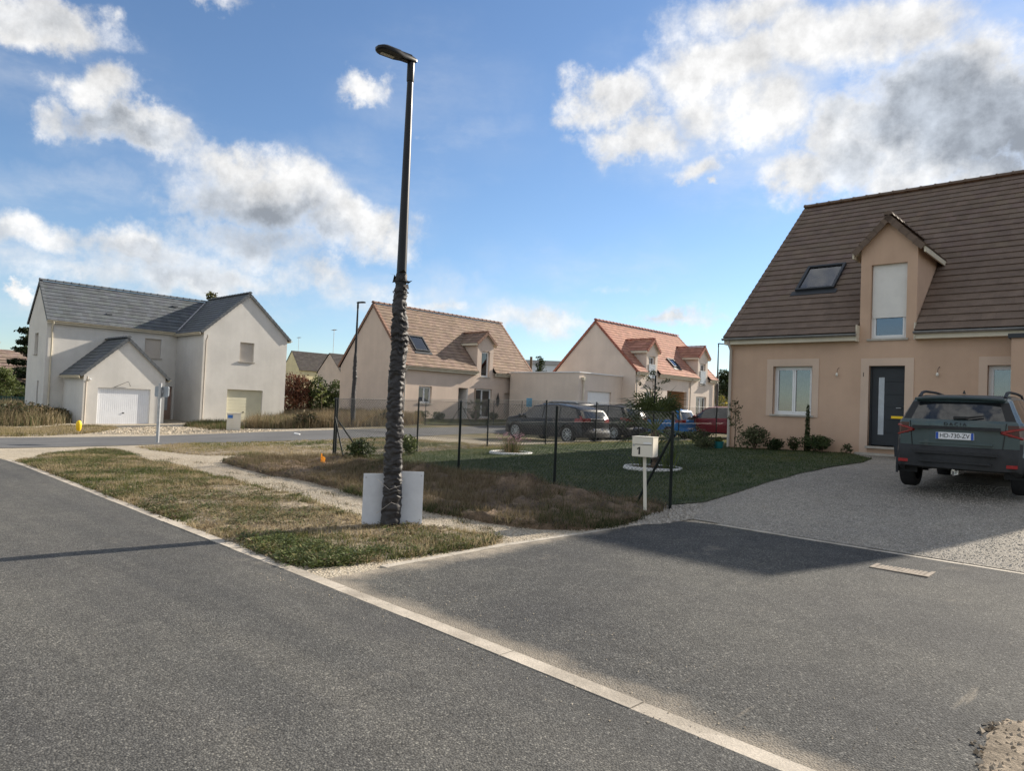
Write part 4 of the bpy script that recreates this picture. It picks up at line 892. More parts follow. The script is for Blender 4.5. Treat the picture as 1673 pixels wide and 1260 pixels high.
# ---- houses along the cross street: local x = +Y, local depth y = -X
def house_pink():
    H = empty('house', (-32., 25.2, 0), math.pi/2, 'beige house with pinkish brown tiles, one dormer and a slanted roof window', 'house')
    u = lambda y: y-25.2; F = Frame((0, 0, 0), (1, 0, 0), (0, -1, 0)); Wd, D = 11.1, 6.4; zb = -.1; wt_ = 3.72; zr = 7.5
    ops = [(u(26.35), u(27.35), 1.58, 2.58), (u(29.5), u(30.3), .72, 2.62), (u(30.85), u(32.44), .78, 2.64), (u(33.6), u(35.8), .6, 2.46)]
    mb = MB(); panel(mb, (0, 0, 0), (1, 0, 0), (0, -1, 0), u(31.), zb, [(0, wt_), (u(31.), wt_)], [o for o in ops[:2]]+[(ops[2][0], u(31.), ops[2][2], ops[2][3])])
    a = u(31.); panel(mb, (a, 0, 0), (1, 0, 0), (0, -1, 0), 1.44, zb, [(0, 3.3), (1.44, 3.3)], [(0, 1.44, ops[2][2], ops[2][3])])
    a = u(32.44); panel(mb, (a, 0, 0), (1, 0, 0), (0, -1, 0), Wd-a, zb, [(0, wt_), (Wd-a, wt_)], [(ops[3][0]-a, ops[3][1]-a, ops[3][2], ops[3][3])])
    pk = zr-.1
    panel(mb, (0, D, 0), (0, -1, 0), (-1, 0, 0), D, zb, [(0, wt_), (D/2, pk), (D, wt_)], []); panel(mb, (Wd, 0, 0), (0, 1, 0), (1, 0, 0), D, zb, [(0, wt_), (D/2, pk), (D, wt_)], []); panel(mb, (Wd, D, 0), (-1, 0, 0), (0, 1, 0), Wd, zb, [(0, wt_), (Wd, wt_)], [])
    mb.build('wall', wall_beige, H)
    window(H, F, *ops[0], rec=.14, leaves=2, curt=True); window(H, F, *ops[2], rec=.14, leaves=2, sill=False, curt=True)
    MB().box(ops[1][0], ops[1][1], -.9, -.88, ops[1][2], ops[1][3], M=F.M).build('doorway', darkroom, H)
    dl = MB(); dl.box(ops[1][1]-.05, ops[1][1], -.8, -.02, ops[1][2], ops[1][3]-.02, M=F.M); dl.build('door', pvc, H)
    ribdoor(H, F, *ops[3], .14, wall_sand, .5, False)
    sl = gable_roof(H, Wd, D, 3.7, zr, tile_pink, tcol_pink, oh=.25, vh=.06, skip=dict(gaps=[(u(30.95), u(32.5))], upto=[2.4]), tw=.28, ex=.27, ridge_step=.4)
    z0t = 3.7+.25*sl
    dormer(H, u(31.), u(32.44), 0, z0t, sl, 5.6, 6.2, wall_beige, tile_pink, (u(31.38), u(32.12), 3.4, 5.04), tilecol=tcol_pink, leaves=1, zlow=3.3)
    for a, b in ((25.1, 30.95), (32.5, 36.4)):
        MB().box(u(a), u(b), -.22, -.18, 3.5, 3.68).build('fascia', fasciam, H); MB().box(u(a), u(b), -.18, -.002, 3.5, 3.515).build('soffit', fasciam, H); gutter(H, (u(a), -.28, 3.68), (u(b), -.28, 3.68), fasciam)
    downpipe(H, .06, 0, 3.66, .5); downpipe(H, Wd-.3, 0, 3.66, .5)
    def onroof(px, py):
        d = ray(px, py)  # world plane: local y = -32 - X ; z = z0t + y*sl
        s = (z0t+(-32.)*sl-EYE)/(d[2]+d[0]*sl); q = d*s; return q[1]-25.2, -32.-q[0]
    c = [onroof(*p) for p in ((666, 550), (688, 551.6), (702, 575.7), (678, 574.3))]; print('skyl', np.round(c, 2).tolist())
    skylight(H, (c[0][0]+c[3][0])/2, (c[1][0]+c[2][0])/2, (c[2][1]+c[3][1])/2, (c[0][1]+c[1][1])/2, z0t, sl)
    MB().box(-.05, -.001, D-1.7, D-1.2, 1.2, 1.75).build('meter_box', mat('meter_box', (.35, .27, .24), .6), H)
    # parasol-like dark ornament by the patio
    o = MB(); o.lathe([(.001, 1.5), (.09, 1.7), (.11, 2.0), (.04, 2.3), (.012, 2.45)], 8, Matrix.Translation((u(32.9), -.12, 0))); o.build('wall_ornament', blackp, H)
    return H
house_pink()
def house_red():
    Y0 = 38.4; H = empty('house', (-25., Y0, 0), math.pi/2, 'sand coloured house with orange red tiles and two dormers', 'house')
    u = lambda y: y-Y0; F = Frame((0, 0, 0), (1, 0, 0), (0, -1, 0)); Wd, D = 10.8, 6.6; zb = .3; wt_ = 4.2; zr = 7.62; pk = zr-.1
    d1 = (u(39.63), u(40.99)); d2 = (u(46.54), u(48.03))
    mb = MB(); door = (u(39.7), u(40.5), 1.3, 2.95); porch = (u(42.35), u(45.02), 1.1, 3.1); pat = (u(46.4), u(47.94), 1.25, 2.86)
    panel(mb, (0, 0, 0), (1, 0, 0), (0, -1, 0), Wd, zb, [(0, wt_), (d1[0], wt_), (d1[0], 3.5), (d1[1], 3.5), (d1[1], wt_), (d2[0], wt_), (d2[0], 3.5), (d2[1], 3.5), (d2[1], wt_), (Wd, wt_)], [door, porch, pat], depth=.2)
    panel(mb, (0, D, 0), (0, -1, 0), (-1, 0, 0), D, zb, [(0, wt_), (D/2, pk), (D, wt_)], []); panel(mb, (Wd, 0, 0), (0, 1, 0), (1, 0, 0), D, zb, [(0, wt_), (D/2, pk), (D, wt_)], []); panel(mb, (Wd, D, 0), (-1, 0, 0), (0, 1, 0), Wd, zb, [(0, wt_), (Wd, wt_)], [])
    mb.build('wall', wall_sand, H)
    window(H, F, *door, rec=.14, leaves=1, sill=False); window(H, F, *pat, rec=.14, leaves=2, sill=False, curt=True)
    pm = MB(); pm.box(porch[0], porch[1], -1.4, -1.38, porch[2], porch[3], M=F.M); pm.box(porch[0]-.02, porch[0], -1.4, -.2, porch[2], porch[3], M=F.M); pm.box(porch[1], porch[1]+.02, -1.4, -.2, porch[2], porch[3], M=F.M); pm.box(porch[0], porch[1], -1.4, -.2, porch[3], porch[3]+.02, M=F.M); pm.build('porch', brickm, H)
    MB().box(porch[0]+.9, porch[0]+1.5, -1.37, -1.33, porch[2], porch[3]-.5, M=F.M).build('door', doorgrey, H)
    sl = gable_roof(H, Wd, D, 4.15, zr, tile_red, tcol_red, oh=.25, vh=.06, skip=dict(gaps=[(d1[0]-.07, d1[1]+.07), (d2[0]-.07, d2[1]+.07)], upto=[2., 2.]), tw=.28, ex=.28)
    z0t = 4.15+.25*sl
    for dd, e, p in ((d1, 5.7, 6.34), (d2, 5.78, 6.46)):
        m = (dd[0]+dd[1])/2; dormer(H, dd[0], dd[1], 0, z0t, sl, e, p, wall_sand, tile_red, (m-.4, m+.4, 3.72, 5.28), tilecol=tcol_red, guard=True, zlow=3.5)
    def onroof(px, py):
        d = ray(px, py); s = (z0t+(-25.)*sl-EYE)/(d[2]+d[0]*sl); q = d*s; return q[1]-Y0, -25.-q[0]
    c = [onroof(*p) for p in ((1089, 588), (1096, 587), (1110, 601), (1101, 602))]; print('skyl3', np.round(c, 2).tolist())
    xa = sorted(p[0] for p in c); ya = sorted(p[1] for p in c); skylight(H, (xa[0]+xa[1])/2, (xa[2]+xa[3])/2, (ya[0]+ya[1])/2, (ya[2]+ya[3])/2, z0t, sl)
    for a, b in ((-.1, d1[0]-.07), (d1[1]+.07, d2[0]-.07), (d2[1]+.07, Wd+.1)):
        MB().box(a, b, -.22, -.18, 3.95, 4.13).build('fascia', fasciam, H); MB().box(a, b, -.18, -.002, 3.95, 3.965).build('soffit', fasciam, H); gutter(H, (a, -.28, 4.13), (b, -.28, 4.13), fasciam)
    downpipe(H, .06, 0, 4.1, 1.); downpipe(H, u(45.4), 0, 4.1, 1.); downpipe(H, Wd-.15, 0, 4.1, 1.)
    # flat roofed garage joined at the left gable
    g = (u(34.7), u(37.2), 1.1, 2.74); gm = MB()
    panel(gm, (u(33.8), 1.0, 0), (1, 0, 0), (0, -1, 0), 4.595, zb, [(0, 3.8), (4.595, 3.8)], [(g[0]-u(33.8), g[1]-u(33.8), g[2], g[3])])
    gm.face([(u(33.8), 1., zb), (u(33.8), 6.7, zb), (u(33.8), 6.7, 3.8), (u(33.8), 1., 3.8)]); gm.face([(u(33.8), 1., 3.79), (-.005, 1., 3.79), (-.005, 6.7, 3.79), (u(33.8), 6.7, 3.79)]); gm.face([(u(33.8), 6.7, zb), (-.005, 6.7, zb), (-.005, 6.7, 3.8), (u(33.8), 6.7, 3.8)])
    ga = gm.build('garage_wall', wall_sand, H)
    c = MB(); c.box(u(33.75), -.006, .94, 1.06, 3.802, 3.87); c.box(u(33.75), u(33.87), 1.06, 6.76, 3.802, 3.87); c.build('coping', pvc, ga)
    Fg = Frame((0, 1.0, 0), (1, 0, 0), (0, -1, 0)); ribdoor(H, Fg, *g, .12, pvc, .4, False)
    hp = MB(); hp.box(u(34.05), u(34.3), .82, .998, 3.35, 3.55); hp.tube([(u(34.17), .92, 3.4), (u(34.17), .92, .8)], .045, 8); hp.build('rain_hopper', fasciam, H)
    return H
house_red()
def house_grey():
    X0, Y0 = -45.6, 10.85; H = empty('house', (X0, Y0, 0), math.pi/2, 'large off-white two storey house with slate grey roof and gabled garage', 'house')
    u = lambda y: y-Y0; Fm = Frame((0, 0, 0), (1, 0, 0), (0, -1, 0)); Wd, D = 12.4, 3.8; zb = -1.; wt_ = 5.4; zr = 7.75; pk = zr-.08
    win = (u(16.0), u(16.95), 3.68, 4.86); door = (u(16.95), u(17.75), -.15, 1.98)
    mb = MB(); panel(mb, (0, 0, 0), (1, 0, 0), (0, -1, 0), Wd, zb, [(0, wt_), (Wd, wt_)], [win, door])
    sw1 = (D-2.9, D-2.15, 3.5, 4.72); sw2 = (D-1.9, D-1.55, .2, 1.98)  # measured from the back corner
    panel(mb, (0, D, 0), (0, -1, 0), (-1, 0, 0), D, zb, [(0, wt_), (D/2, pk), (D, wt_)], [(1.45, 2.15, 3.5, 4.72), (2.45, 2.75, .2, 1.98)])
    panel(mb, (Wd, 0, 0), (0, 1, 0), (1, 0, 0), D, zb, [(0, wt_), (D/2, pk), (D, wt_)], []); panel(mb, (Wd, D, 0), (-1, 0, 0), (0, 1, 0), Wd, zb, [(0, wt_), (Wd, wt_)], [])
    # wing (gable towards the street)
    wy = -3.9; wx0, wx1 = u(17.87), u(23.25); wm = (wx0+wx1)/2; wz = 5.4; wpk = 7.85
    wwin = (u(20.12), u(21.03), 3.7, 4.88); wg = (u(19.46), u(21.74), -.3, 1.95)
    panel(mb, (wx0, wy, 0), (1, 0, 0), (0, -1, 0), wx1-wx0, zb, [(0, wz), (wm-wx0, wpk), (wx1-wx0, wz)], [tuple([wwin[0]-wx0, wwin[1]-wx0]+list(wwin[2:])), tuple([wg[0]-wx0, wg[1]-wx0]+list(wg[2:]))])
    for xx in (wx0, wx1): mb.face([(xx, wy, zb), (xx, .3, zb), (xx, .3, wz), (xx, wy, wz)])
    # garage
    gy = -3.6; gx0, gx1 = u(11.8), u(15.95); gm_ = (gx0+gx1)/2; gz = 2.48; gpk = 4.45; gd = (u(12.5), u(15.17), -.5, 1.73)
    panel(mb, (gx0, gy, 0), (1, 0, 0), (0, -1, 0), gx1-gx0, zb, [(0, gz), (gm_-gx0, gpk), (gx1-gx0, gz)], [(gd[0]-gx0, gd[1]-gx0, gd[2], gd[3])], depth=.14)
    for xx in (gx0, gx1): mb.face([(xx, gy, zb), (xx, .3, zb), (xx, .3, gz), (xx, gy, gz)])
    mb.build('wall', wall_white, H)
    gable_roof(H, Wd, D, 5.36, zr, tile_slate, tcol_slate, oh=.25, vh=.05, tw=.33, ex=.29)
    def cross_roof(x0, x1, y0, y1, ze, zp, oh=.22, vh=.08):
        xm = (x0+x1)/2; hw = (x1-x0)/2; rs = (zp-ze)/hw; un = math.hypot(1, rs); L = y1-y0+vh
        for sx in (-1, 1):
            e = hw+oh; zz = zp-rs*e+.07; O = Vector((xm+sx*e, y0-vh, zz)); S = Vector((-sx/un, 0, rs/un)); SL = e*un; nrm = Vector((sx*rs/un, 0, 1/un))
            sm = MB(); p = [O, O+Vector((0, L, 0)), O+Vector((0, L, 0))+S*SL, O+S*SL]; sm.v += [tuple(q-nrm*.06) for q in p]+[tuple(q) for q in p]
            for q in ((0, 1, 2, 3), (4, 5, 6, 7), (0, 1, 5, 4), (1, 2, 6, 5), (2, 3, 7, 6), (3, 0, 4, 7)): sm.f.append(q); sm.m.append(0)
            sm.build('roof', tile_dark, H); roof_plane(H, O, (0, 1, 0), S, L, SL, .33, .29, tile_slate, thick=.018, colr=.1)
            verge_row(H, O+Vector((0, -.01, .01)), O+S*SL+Vector((0, -.01, .01)), tcol_slate, (0, -1, 0), .29)
            MB().box(xm+sx*e-.02, xm+sx*e+.02, y0-vh+.05, y1-.3 if y1 < 0 else -.05, zz-.15, zz-.004).build('fascia', fasciam, H)
            gx = xm+sx*(e+.05); gutter(H, (gx, y0-vh, zz-.02), (gx, -.3, zz-.02), fasciam)
        ridge_row(H, (xm, y0-vh-.03, zp+.13), (xm, y1, zp+.13), tcol_slate, .11, .4)
    cross_roof(wx0, wx1, wy, 1.85, wz, wpk); cross_roof(gx0, gx1, gy, -.01, gz, gpk)
    sm_ = (zr-5.36)/(D/2+.25); rs_ = (wpk-wz)/((wx1-wx0)/2); va = MB(); va.tube([(wm-(wpk+.07-(5.36+(yy+.25)*sm_))/rs_, yy, 5.36+(yy+.25)*sm_+.05) for yy in (-.2, .6, 1.4, 1.8)], .055, 6); va.build('valley_flashing', zinc, H)
    MB().box(-.05, wx0-.25, -.2, -.17, 5.2, 5.36).build('fascia', fasciam, H); gutter(H, (-.06, -.25, 5.36), (wx0-.2, -.25, 5.36), fasciam)
    Fw = Frame((0, wy, 0), (1, 0, 0), (0, -1, 0)); Fg = Frame((0, gy, 0), (1, 0, 0), (0, -1, 0))
    beige = mat('shutter_beige', (.56, .51, .45), .6, .04, 2.); cream_d = mat('door_cream', (.66, .63, .48), .55, .04, 2.); white_d = mat('door_white', (.78, .80, .83), .5, .03, 2.)
    slats(H, Fw, wwin[0], wwin[1], wwin[2], wwin[3], .15, beige); MB().box(wwin[0]-.08, wwin[1]+.08, -.1, .07, wwin[2]-.06, wwin[2]-.002, M=Fw.M).build('sill', concrete, H)
    slats(H, Fm, win[0], win[1], win[2], win[3], .15, beige); MB().box(win[0]-.08, win[1]+.08, -.1, .07, win[2]-.06, win[2]-.002, M=Fm.M).build('sill', concrete, H)
    ribdoor(H, Fw, *wg, .16, cream_d, .2, False); ribdoor(H, Fg, *gd, .1, white_d, .1, True)
    dd = MB(); dd.box(door[0], door[1], -.18, -.14, door[2], door[3], M=Fm.M); dr = dd.build('door', mat('door_brown', (.33, .22, .18), .6), H); MB().box(door[0]+.12, door[1]-.2, -.138, -.13, .5, 1.7, M=Fm.M).build('door_glass', frosted, dr)
    Fs = Frame((0, 0, 0), (0, 1, 0), (-1, 0, 0))
    for a, b, z0, z1 in ((D-2.15, D-1.45, 3.5, 4.72), (D-2.75, D-2.45, .2, 1.98)):
        MB().box(-.0, -.0+.001, 0, .001, 0, .001) ; f = MB(); f.box(.14, .18, a, b, z0, z1); wn = f.build('window', pvcgrey, H); MB().box(.125, .139, a+.05, b-.05, z0+.05, z1-.05).build('pane', glassm, wn); MB().box(-.06, .1, a-.05, b+.05, z0-.05, z0-.002).build('sill', concrete, wn)
    downpipe(H, .25, 0, 5.33, .2, matl=fasciam); downpipe(H, wx0+.12, wy, 5.1, -.6, matl=pvcgrey, out=(0, -1)); downpipe(H, gx0+.1, gy, 2.3, -.7, matl=pvcgrey)
    v = MB(); v.tube([(gx0+.25, gy, 2.1), (gx0+.25, gy-.28, 2.16)], .05, 8); v.build('wall_pipe', pvc, H)
    c = MB(); c.tube([(gd[0]+.8, gy-.01, 1.78), (gd[0]+1.45, gy-.12, 2.12), (gd[0]+1.6, gy-.03, 1.86)], .012, 5); c.build('loose_cable', blackp, H)
    vt = MB(); vt.box(u(13.9), u(14.2), .3, .5, 6.05, 6.15); vt.build('roof_vent', tcol_slate, H); vt = MB(); vt.box(u(18.0), u(18.3), 1.2, 1.4, 7.12, 7.22); vt.build('roof_vent', tcol_slate, H)
    return H
house_grey()
# ------------------------------------------------------------------ street lamps
def street_lamp(x, y, h, head, wrap, label, group, detail=True, scale=1.):
    z = zt(x, y); L = empty('street_lamp', (x, y, z), 0, label, 'street lamp', group)
    p = MB(); p.lathe([(.085, -.05), (.085, .02), (.075, .5), (.066, h*.5), (.05, h*.8), (.038, h-.14)], 12); o = p.build('pole', black_steel, L); shade_auto(o)
    c = MB(); c.lathe([(.044, h-.3), (.048, h-.29), (.048, h-.06), (.042, h-.02), (.001, h-.015)], 12); o = c.build('collar', black_steel, L); shade_auto(o)
    hx, hy = head; a = math.atan2(hy, hx)
    # flat luminaire: narrow neck, wide rounded plate
    out = [(-.09, .05), (-.05, .075), (.16, .085), (.28, .13), (.56, .135), (.62, .11), (.66, .05)]
    poly = out+[(q[0], -q[1]) for q in out[::-1]]
    R = Matrix.Translation((0, 0, h-.02))@Matrix.Rotation(a, 4, 'Z')@Matrix.Rotation(.02, 4, 'Y')@Matrix.Scale(.76, 4)
    hb = MB(); n = len(poly)
    for zz, k in ((0., .93), (.02, 1.), (.06, 1.), (.085, .86)):
        hb.v += [tuple(R@Vector(((q[0]-.28)*k+.28, q[1]*k, zz-.03))) for q in poly]
    for i in range(3):
        for j in range(n): j2 = (j+1) % n; hb.f.append((i*n+j, i*n+j2, (i+1)*n+j2, (i+1)*n+j)); hb.m.append(0)
    hb.f.append(tuple(range(n-1, -1, -1))); hb.m.append(0); hb.f.append(tuple(range(3*n, 4*n))); hb.m.append(0)
    o = hb.build('lamp_head', black_steel, L); shade_auto(o)
    MB().box(.32, .56, -.075, -.005, -.042, -.031, M=R).build('led_panel', led, o); MB().box(.06, .2, -.03, .03, -.04, -.03, M=R).build('hatch', blackp, o)
    for k in range(-3, 4): MB().box(.02, .22, k*.022-.003, k*.022+.003, .054, .07, M=R).build('cooling_fin', black_steel, o)
    # crumpled protective sleeve
    z0, z1, r0, r1 = wrap; nz = int((z1-z0)/ (.012 if detail else .05)); na = 44 if detail else 14
    V = []; 
    for i in range(nz+1):
        zz = z0+(z1-z0)*i/nz; t = i/nz; rb = r0+(r1-r0)*t; up = max(0, (t-.86)/.14)
        for j in range(na):
            w = 2*math.pi*j/na; c_, s_ = math.cos(w), math.sin(w)
            wz = zz+.07*mnoise.noise(Vector((c_*1.3, s_*1.3, zz*3.4)))+.02*mnoise.noise(Vector((c_*3., s_*3., zz*9.)))
            n1 = mnoise.noise(Vector((c_*.42+3, s_*.42, wz*19.))); n2 = mnoise.noise(Vector((c_*.8, s_*.8+5, wz*41.))); n3 = mnoise.noise(Vector((c_*1.6, s_*1.6, zz*2.6)))
            fold = (1-abs(n1)*2.2)*.65+(1-abs(n2)*2.2)*.35
            amp = .038*(1-.5*up)*(.55 if t < .1 else 1.)*(.7+.9*abs(mnoise.noise(Vector((1.7, 4.2, zz*2.1)))))
            r = rb+amp*(fold-.45)+n3*.02*(1-.4*t)
            if up > 0: r = r*(1-.25*up)
            bx = .02*mnoise.noise(Vector((7, 2, zz*1.5))); by = .02*mnoise.noise(Vector((2, 9, zz*1.5)))
            V.append((c_*r+bx, s_*r+by, zz))
    F_ = [(i*na+j, i*na+(j+1) % na, (i+1)*na+(j+1) % na, (i+1)*na+j) for i in range(nz) for j in range(na)]
    w = raw_mesh('plastic_sleeve', np.array(V), np.array(F_), wrapm, None, L); w.data.polygons.foreach_set('use_smooth', [True]*len(F_))
    if detail:
        f = MB()   # torn flaps at the top edge
        for a0, ln, zz in ((2.6, .16, z1-.05), (3.4, .12, z1-.02), (.3, .09, z1-.12), (-.6, .08, z1)):
            cx, cy = math.cos(a0), math.sin(a0); b = Vector((cx*.07, cy*.07, zz)); t = Vector((-cy, cx, 0))
            f.face([b-t*.05, b+t*.06, b+Vector((cx*ln, cy*ln, .03))+t*.02]); f.face([b+t*.06, b+Vector((cx*ln*.6, cy*ln*.6, -.09)), b-t*.05-Vector((0, 0, .05))])
        f.build('torn_flap', wrapm, w, fix=False)
        for zz in (.12*h, .33*h, z1-.1, z1-.24):
            t = MB(); rr = r0+(r1-r0)*((zz-z0)/(z1-z0))+.012
            t.tube([(rr*math.cos(k*.42), rr*math.sin(k*.42), zz+.006*math.sin(k*2.)) for k in range(16)], .006, 5); t.build('tie', blackp, w)
    return L
GL = 'street lamps with plastic sleeves round their posts'
lamp_main = street_lamp(-7.21, 5.57, 6.05, (-.12, -1), (.06, 3.25, .115, .084), 'tall black street lamp wrapped in crumpled black plastic on the grass verge', GL)
street_lamp(-28.8, 19.7, 6.05, (1, .1), (.3, 3.6, .12, .085), 'street lamp with dark sleeve standing in dry weeds before the middle house gable', GL, False)
lx, ly, _ = at(1170, 690, 60); street_lamp(lx, ly, 6.05, (.6, .8), (.3, 3.4, .12, .085), 'distant street lamp behind the red roofed house corner', GL, False)
# white boards strapped behind the lamp post
def boards():
    b = np.array([-7.21, 5.57]); cam_dir = np.array([-b[0], -b[1]])/np.linalg.norm(b); side = np.array([-cam_dir[1], cam_dir[0]])  # points image-right
    if side@_r[:2] < 0: side = -side
    for k, (s0, s1, back0, back1, top, lab, zb) in enumerate(((-.36, -.02, .05, .13, .66, 'bluish white board leaning behind the wrapped lamp post on its street end side', 0.), (.02, .40, .13, .10, .66, 'greyish white board behind the wrapped lamp post on its forecourt side', .03))):
        p0 = b+side*s0-cam_dir*back0; p1 = b+side*s1-cam_dir*back1; z = zt(*p0)+.02+zb
        e = empty('white_board', (p0[0], p0[1], z), math.atan2(p1[1]-p0[1], p1[0]-p0[0]), lab, 'board'); w = np.linalg.norm(p1-p0)
        m = MB(); m.box(0, w, -.005, .005, -.03, top); m.build('panel', boardm, e)
        for hx, hz in ((.03, .04), (w-.03, .04), (.03, top-.05), (w-.03, top-.05)):
            h = MB(); h.lathe([(.008, -.008), (.008, .008), (.001, .0081)], 8, Matrix.Translation((hx, -.001, hz))@Matrix.Rotation(math.pi/2, 4, 'X')); h.build('eyelet', galv, e)
    t = MB(); q = lambda s, d, z: tuple(np.r_[b+side*s+cam_dir*d, z]); t.tube([q(-.2, .02, .62), q(-.03, .17, .5), q(.11, .13, .55)], .0022, 5); t.tube([q(-.18, .02, .18), q(0, .17, .34), q(.1, .14, .3)], .0022, 5)
    o = t.build('binding_string', stringm); tag(o, 'pale string tied across the sleeve of the wrapped lamp post', 'string')
boards()
# ------------------------------------------------------------------ sign seen from behind
def back_sign():
    x, y = G(257, 724); z = zt(x, y); d = math.hypot(x, y); h = 90*d/FPX*.97; e = empty('road_sign', (x, y, z), 0, 'small grey road sign on a pale post, seen from the back', 'road sign')
    MB().tube([(0, 0, -.1), (0, 0, h)], .05*d/25, 10).build('post', galv, e)
    R = Matrix.Rotation(math.radians(20), 4, 'Z'); w = .29*d/25*1.05; pl = MB(); hh = .17*d/25
    cr = []; 
    for cx, cz, a0 in ((w-.06, hh-.06, 0), (-w+.06, hh-.06, 90), (-w+.06, -hh+.06, 180), (w-.06, -hh+.06, 270)):
        for k in range(4): a = math.radians(a0+k*30); cr.append((cx+.06*math.cos(a), cz+.06*math.sin(a)))
    pl.prism([(a, b+h-hh-.1) for a, b in cr], 'y', .06, .085); pl.v = [tuple(R@Vector(v)) for v in pl.v]; o = pl.build('plate', signback, e); br = MB(); br.box(-.1, .1, .03, .06, h-hh-.16, h-hh-.04, M=R); br.build('bracket', galv, e)
back_sign()
# ------------------------------------------------------------------ mailbox
def mailbox():
    x, y = G(1052, 842); z = zt(x, y); e = empty('mailbox', (x, y, z), math.radians(14), 'cream steel mailbox numbered one on a slim white post', 'mailbox')
    p = MB(); p.tube([(.02, 0, -.05), (-.03, .03, .86)], .026, 10); shade_auto(p.build('post', cream, e))
    p = MB(); p.lathe([(.001, .012), (.07, .012), (.07, -.02)], 12, Matrix.Translation((.02, 0, 0))); p.build('foot', galv, e)
    B = (-.175, .14, -.13, .13, .86, 1.15); bm = bmesh.new(); b = MB().box(*B).mesh('box', cream); bm.from_mesh(b); bmesh.ops.bevel(bm, geom=bm.edges[:], offset=.008, segments=2, affect='EDGES'); bm.to_mesh(b); bm.free(); box = bpy.data.objects.new('box', b); link(box, e)
    l = MB(); l.box(-.178, .143, -.133, .133, 1.146, 1.157); l.build('lid', cream, box)
    f = MB(); f.box(-.165, .125, -.136, -.13, 1.045, 1.105); fl = f.build('letter_flap', cream, box); MB().box(-.165, .125, -.1315, -.13, 1.036, 1.043).build('slot', blackp, fl)
    MB().box(.0, .12, -.1385, -.1365, 1.052, 1.078).build('name_plate', pvc, fl)
    k = MB(); k.lathe([(.016, -.134), (.016, -.14), (.001, -.1401)], 12, Matrix.Translation((-.145, 0, 1.03))@Matrix.Rotation(math.pi/2, 4, 'X')@Matrix.Translation((0, 0, .2718))); k.build('lock', galv, box)
    t = MB(); t.prism([(-.012, 0), (.012, 0), (.012, .11), (-.006, .11), (-.034, .088), (-.034, .07), (-.012, .083)], 'y', -.1335, -.1295); t.v = [(q[0]-.06, q[1], q[2]+.895) for q in t.v]; t.build('number', blackp, box)
mailbox()
# ------------------------------------------------------------------ wire fences
def fence(pts, h, label, braces=(), post_r=.024, mesh=True, cell=.065, wr=.0021, postm=greenpost):
    e = empty('wire_fence', (pts[0][0], pts[0][1], zt(*pts[0])), 0, label, 'fence'); o3 = Vector(e.location)
    for x, y in pts:
        m = MB(); z = zt(x, y); m.tube([(0, 0, -.1), (0, 0, h)], post_r, 8); q = m.build('post', postm, e); q.location = Vector((x, y, z))-o3
        c = MB(); c.lathe([(post_r*1.15, h-.02), (post_r*1.15, h+.005), (.001, h+.012)], 8); c.build('cap', blackp, q)
    for (x0, y0), (x1, y1), hh in braces:
        m = MB(); m.tube([Vector((x0, y0, zt(x0, y0)+hh))-o3, Vector((x1, y1, zt(x1, y1)))-o3], post_r*.85, 8); m.build('brace', postm, e)
    if mesh:
        V = []; F_ = []
        def wire(a, b, r):
            a = Vector(a); b = Vector(b); t = (b-a).normalized(); n = t.cross(Vector((.3, .2, .9))).normalized(); c = t.cross(n); k = len(V)
            for p in (a, b):
                for j in range(3): w = 2.1*j; V.append(tuple(p+(n*math.cos(w)+c*math.sin(w))*r-o3))
            for j in range(3): F_.append((k+j, k+(j+1) % 3, k+3+(j+1) % 3, k+3+j))
        for (x0, y0), (x1, y1) in zip(pts[:-1], pts[1:]):
            L = math.hypot(x1-x0, y1-y0); za, zb = zt(x0, y0), zt(x1, y1); hm = h-.05
            P = lambda s, z: (x0+(x1-x0)*s/L, y0+(y1-y0)*s/L, za+(zb-za)*s/L+.04+z)
            n = int((L+hm)/cell)
            for i in range(n):
                s0 = -hm+i*cell
                a = max(0, s0); b = min(L, s0+hm)
                if b-a > .02: wire(P(a, a-s0), P(b, b-s0), wr); wire(P(a, hm-(a-s0)), P(b, hm-(b-s0)), wr)
            for zz in (.03, hm*.5, hm): wire(P(0, zz), P(L, zz), wr*1.5)
        raw_mesh('wire_mesh', np.array(V), np.array(F_), wirem, None, e)
    return e
front = [(-14.65, 9.52), (-12.45, 9.55), (-10.32, 9.6), (-7.70, 9.42), (-5.55, 9.6)]
bx, by = G(1037, 828); b2 = G(563, 757); b3 = G(592, 745)
fence(front, 1.5, 'black post and wire mesh fence on top of the earth bank', [((-5.55, 9.6), (bx, by), 1.15), ((-14.65, 9.52), tuple(b2), 1.05)])
fence([(-14.72, 9.62), (-15.45, 12.75), (-15.5, 15.6), (-15.5, 18.4), (-15.45, 21.2), (-15.4, 24.), (-15.2, 26.8), (-14.9, 29.6), (-14.6, 32.4)], 1.5, 'wire mesh fence along the lawn in front of the parked cars', [((-14.72, 9.62), tuple(b3), 1.0)])
fence([(-28.5, 24.0), (-28.45, 26.5), (-28.4, 29), (-28.3, 31.3), (-28.2, 33.4)], 1.4, 'thin wire fence round the garden of the middle house', [((-28.45, 26.5), (-28.45, 25.6), 1.1), ((-28.45, 26.5), (-28.45, 27.4), 1.1)], post_r=.02, cell=.12)
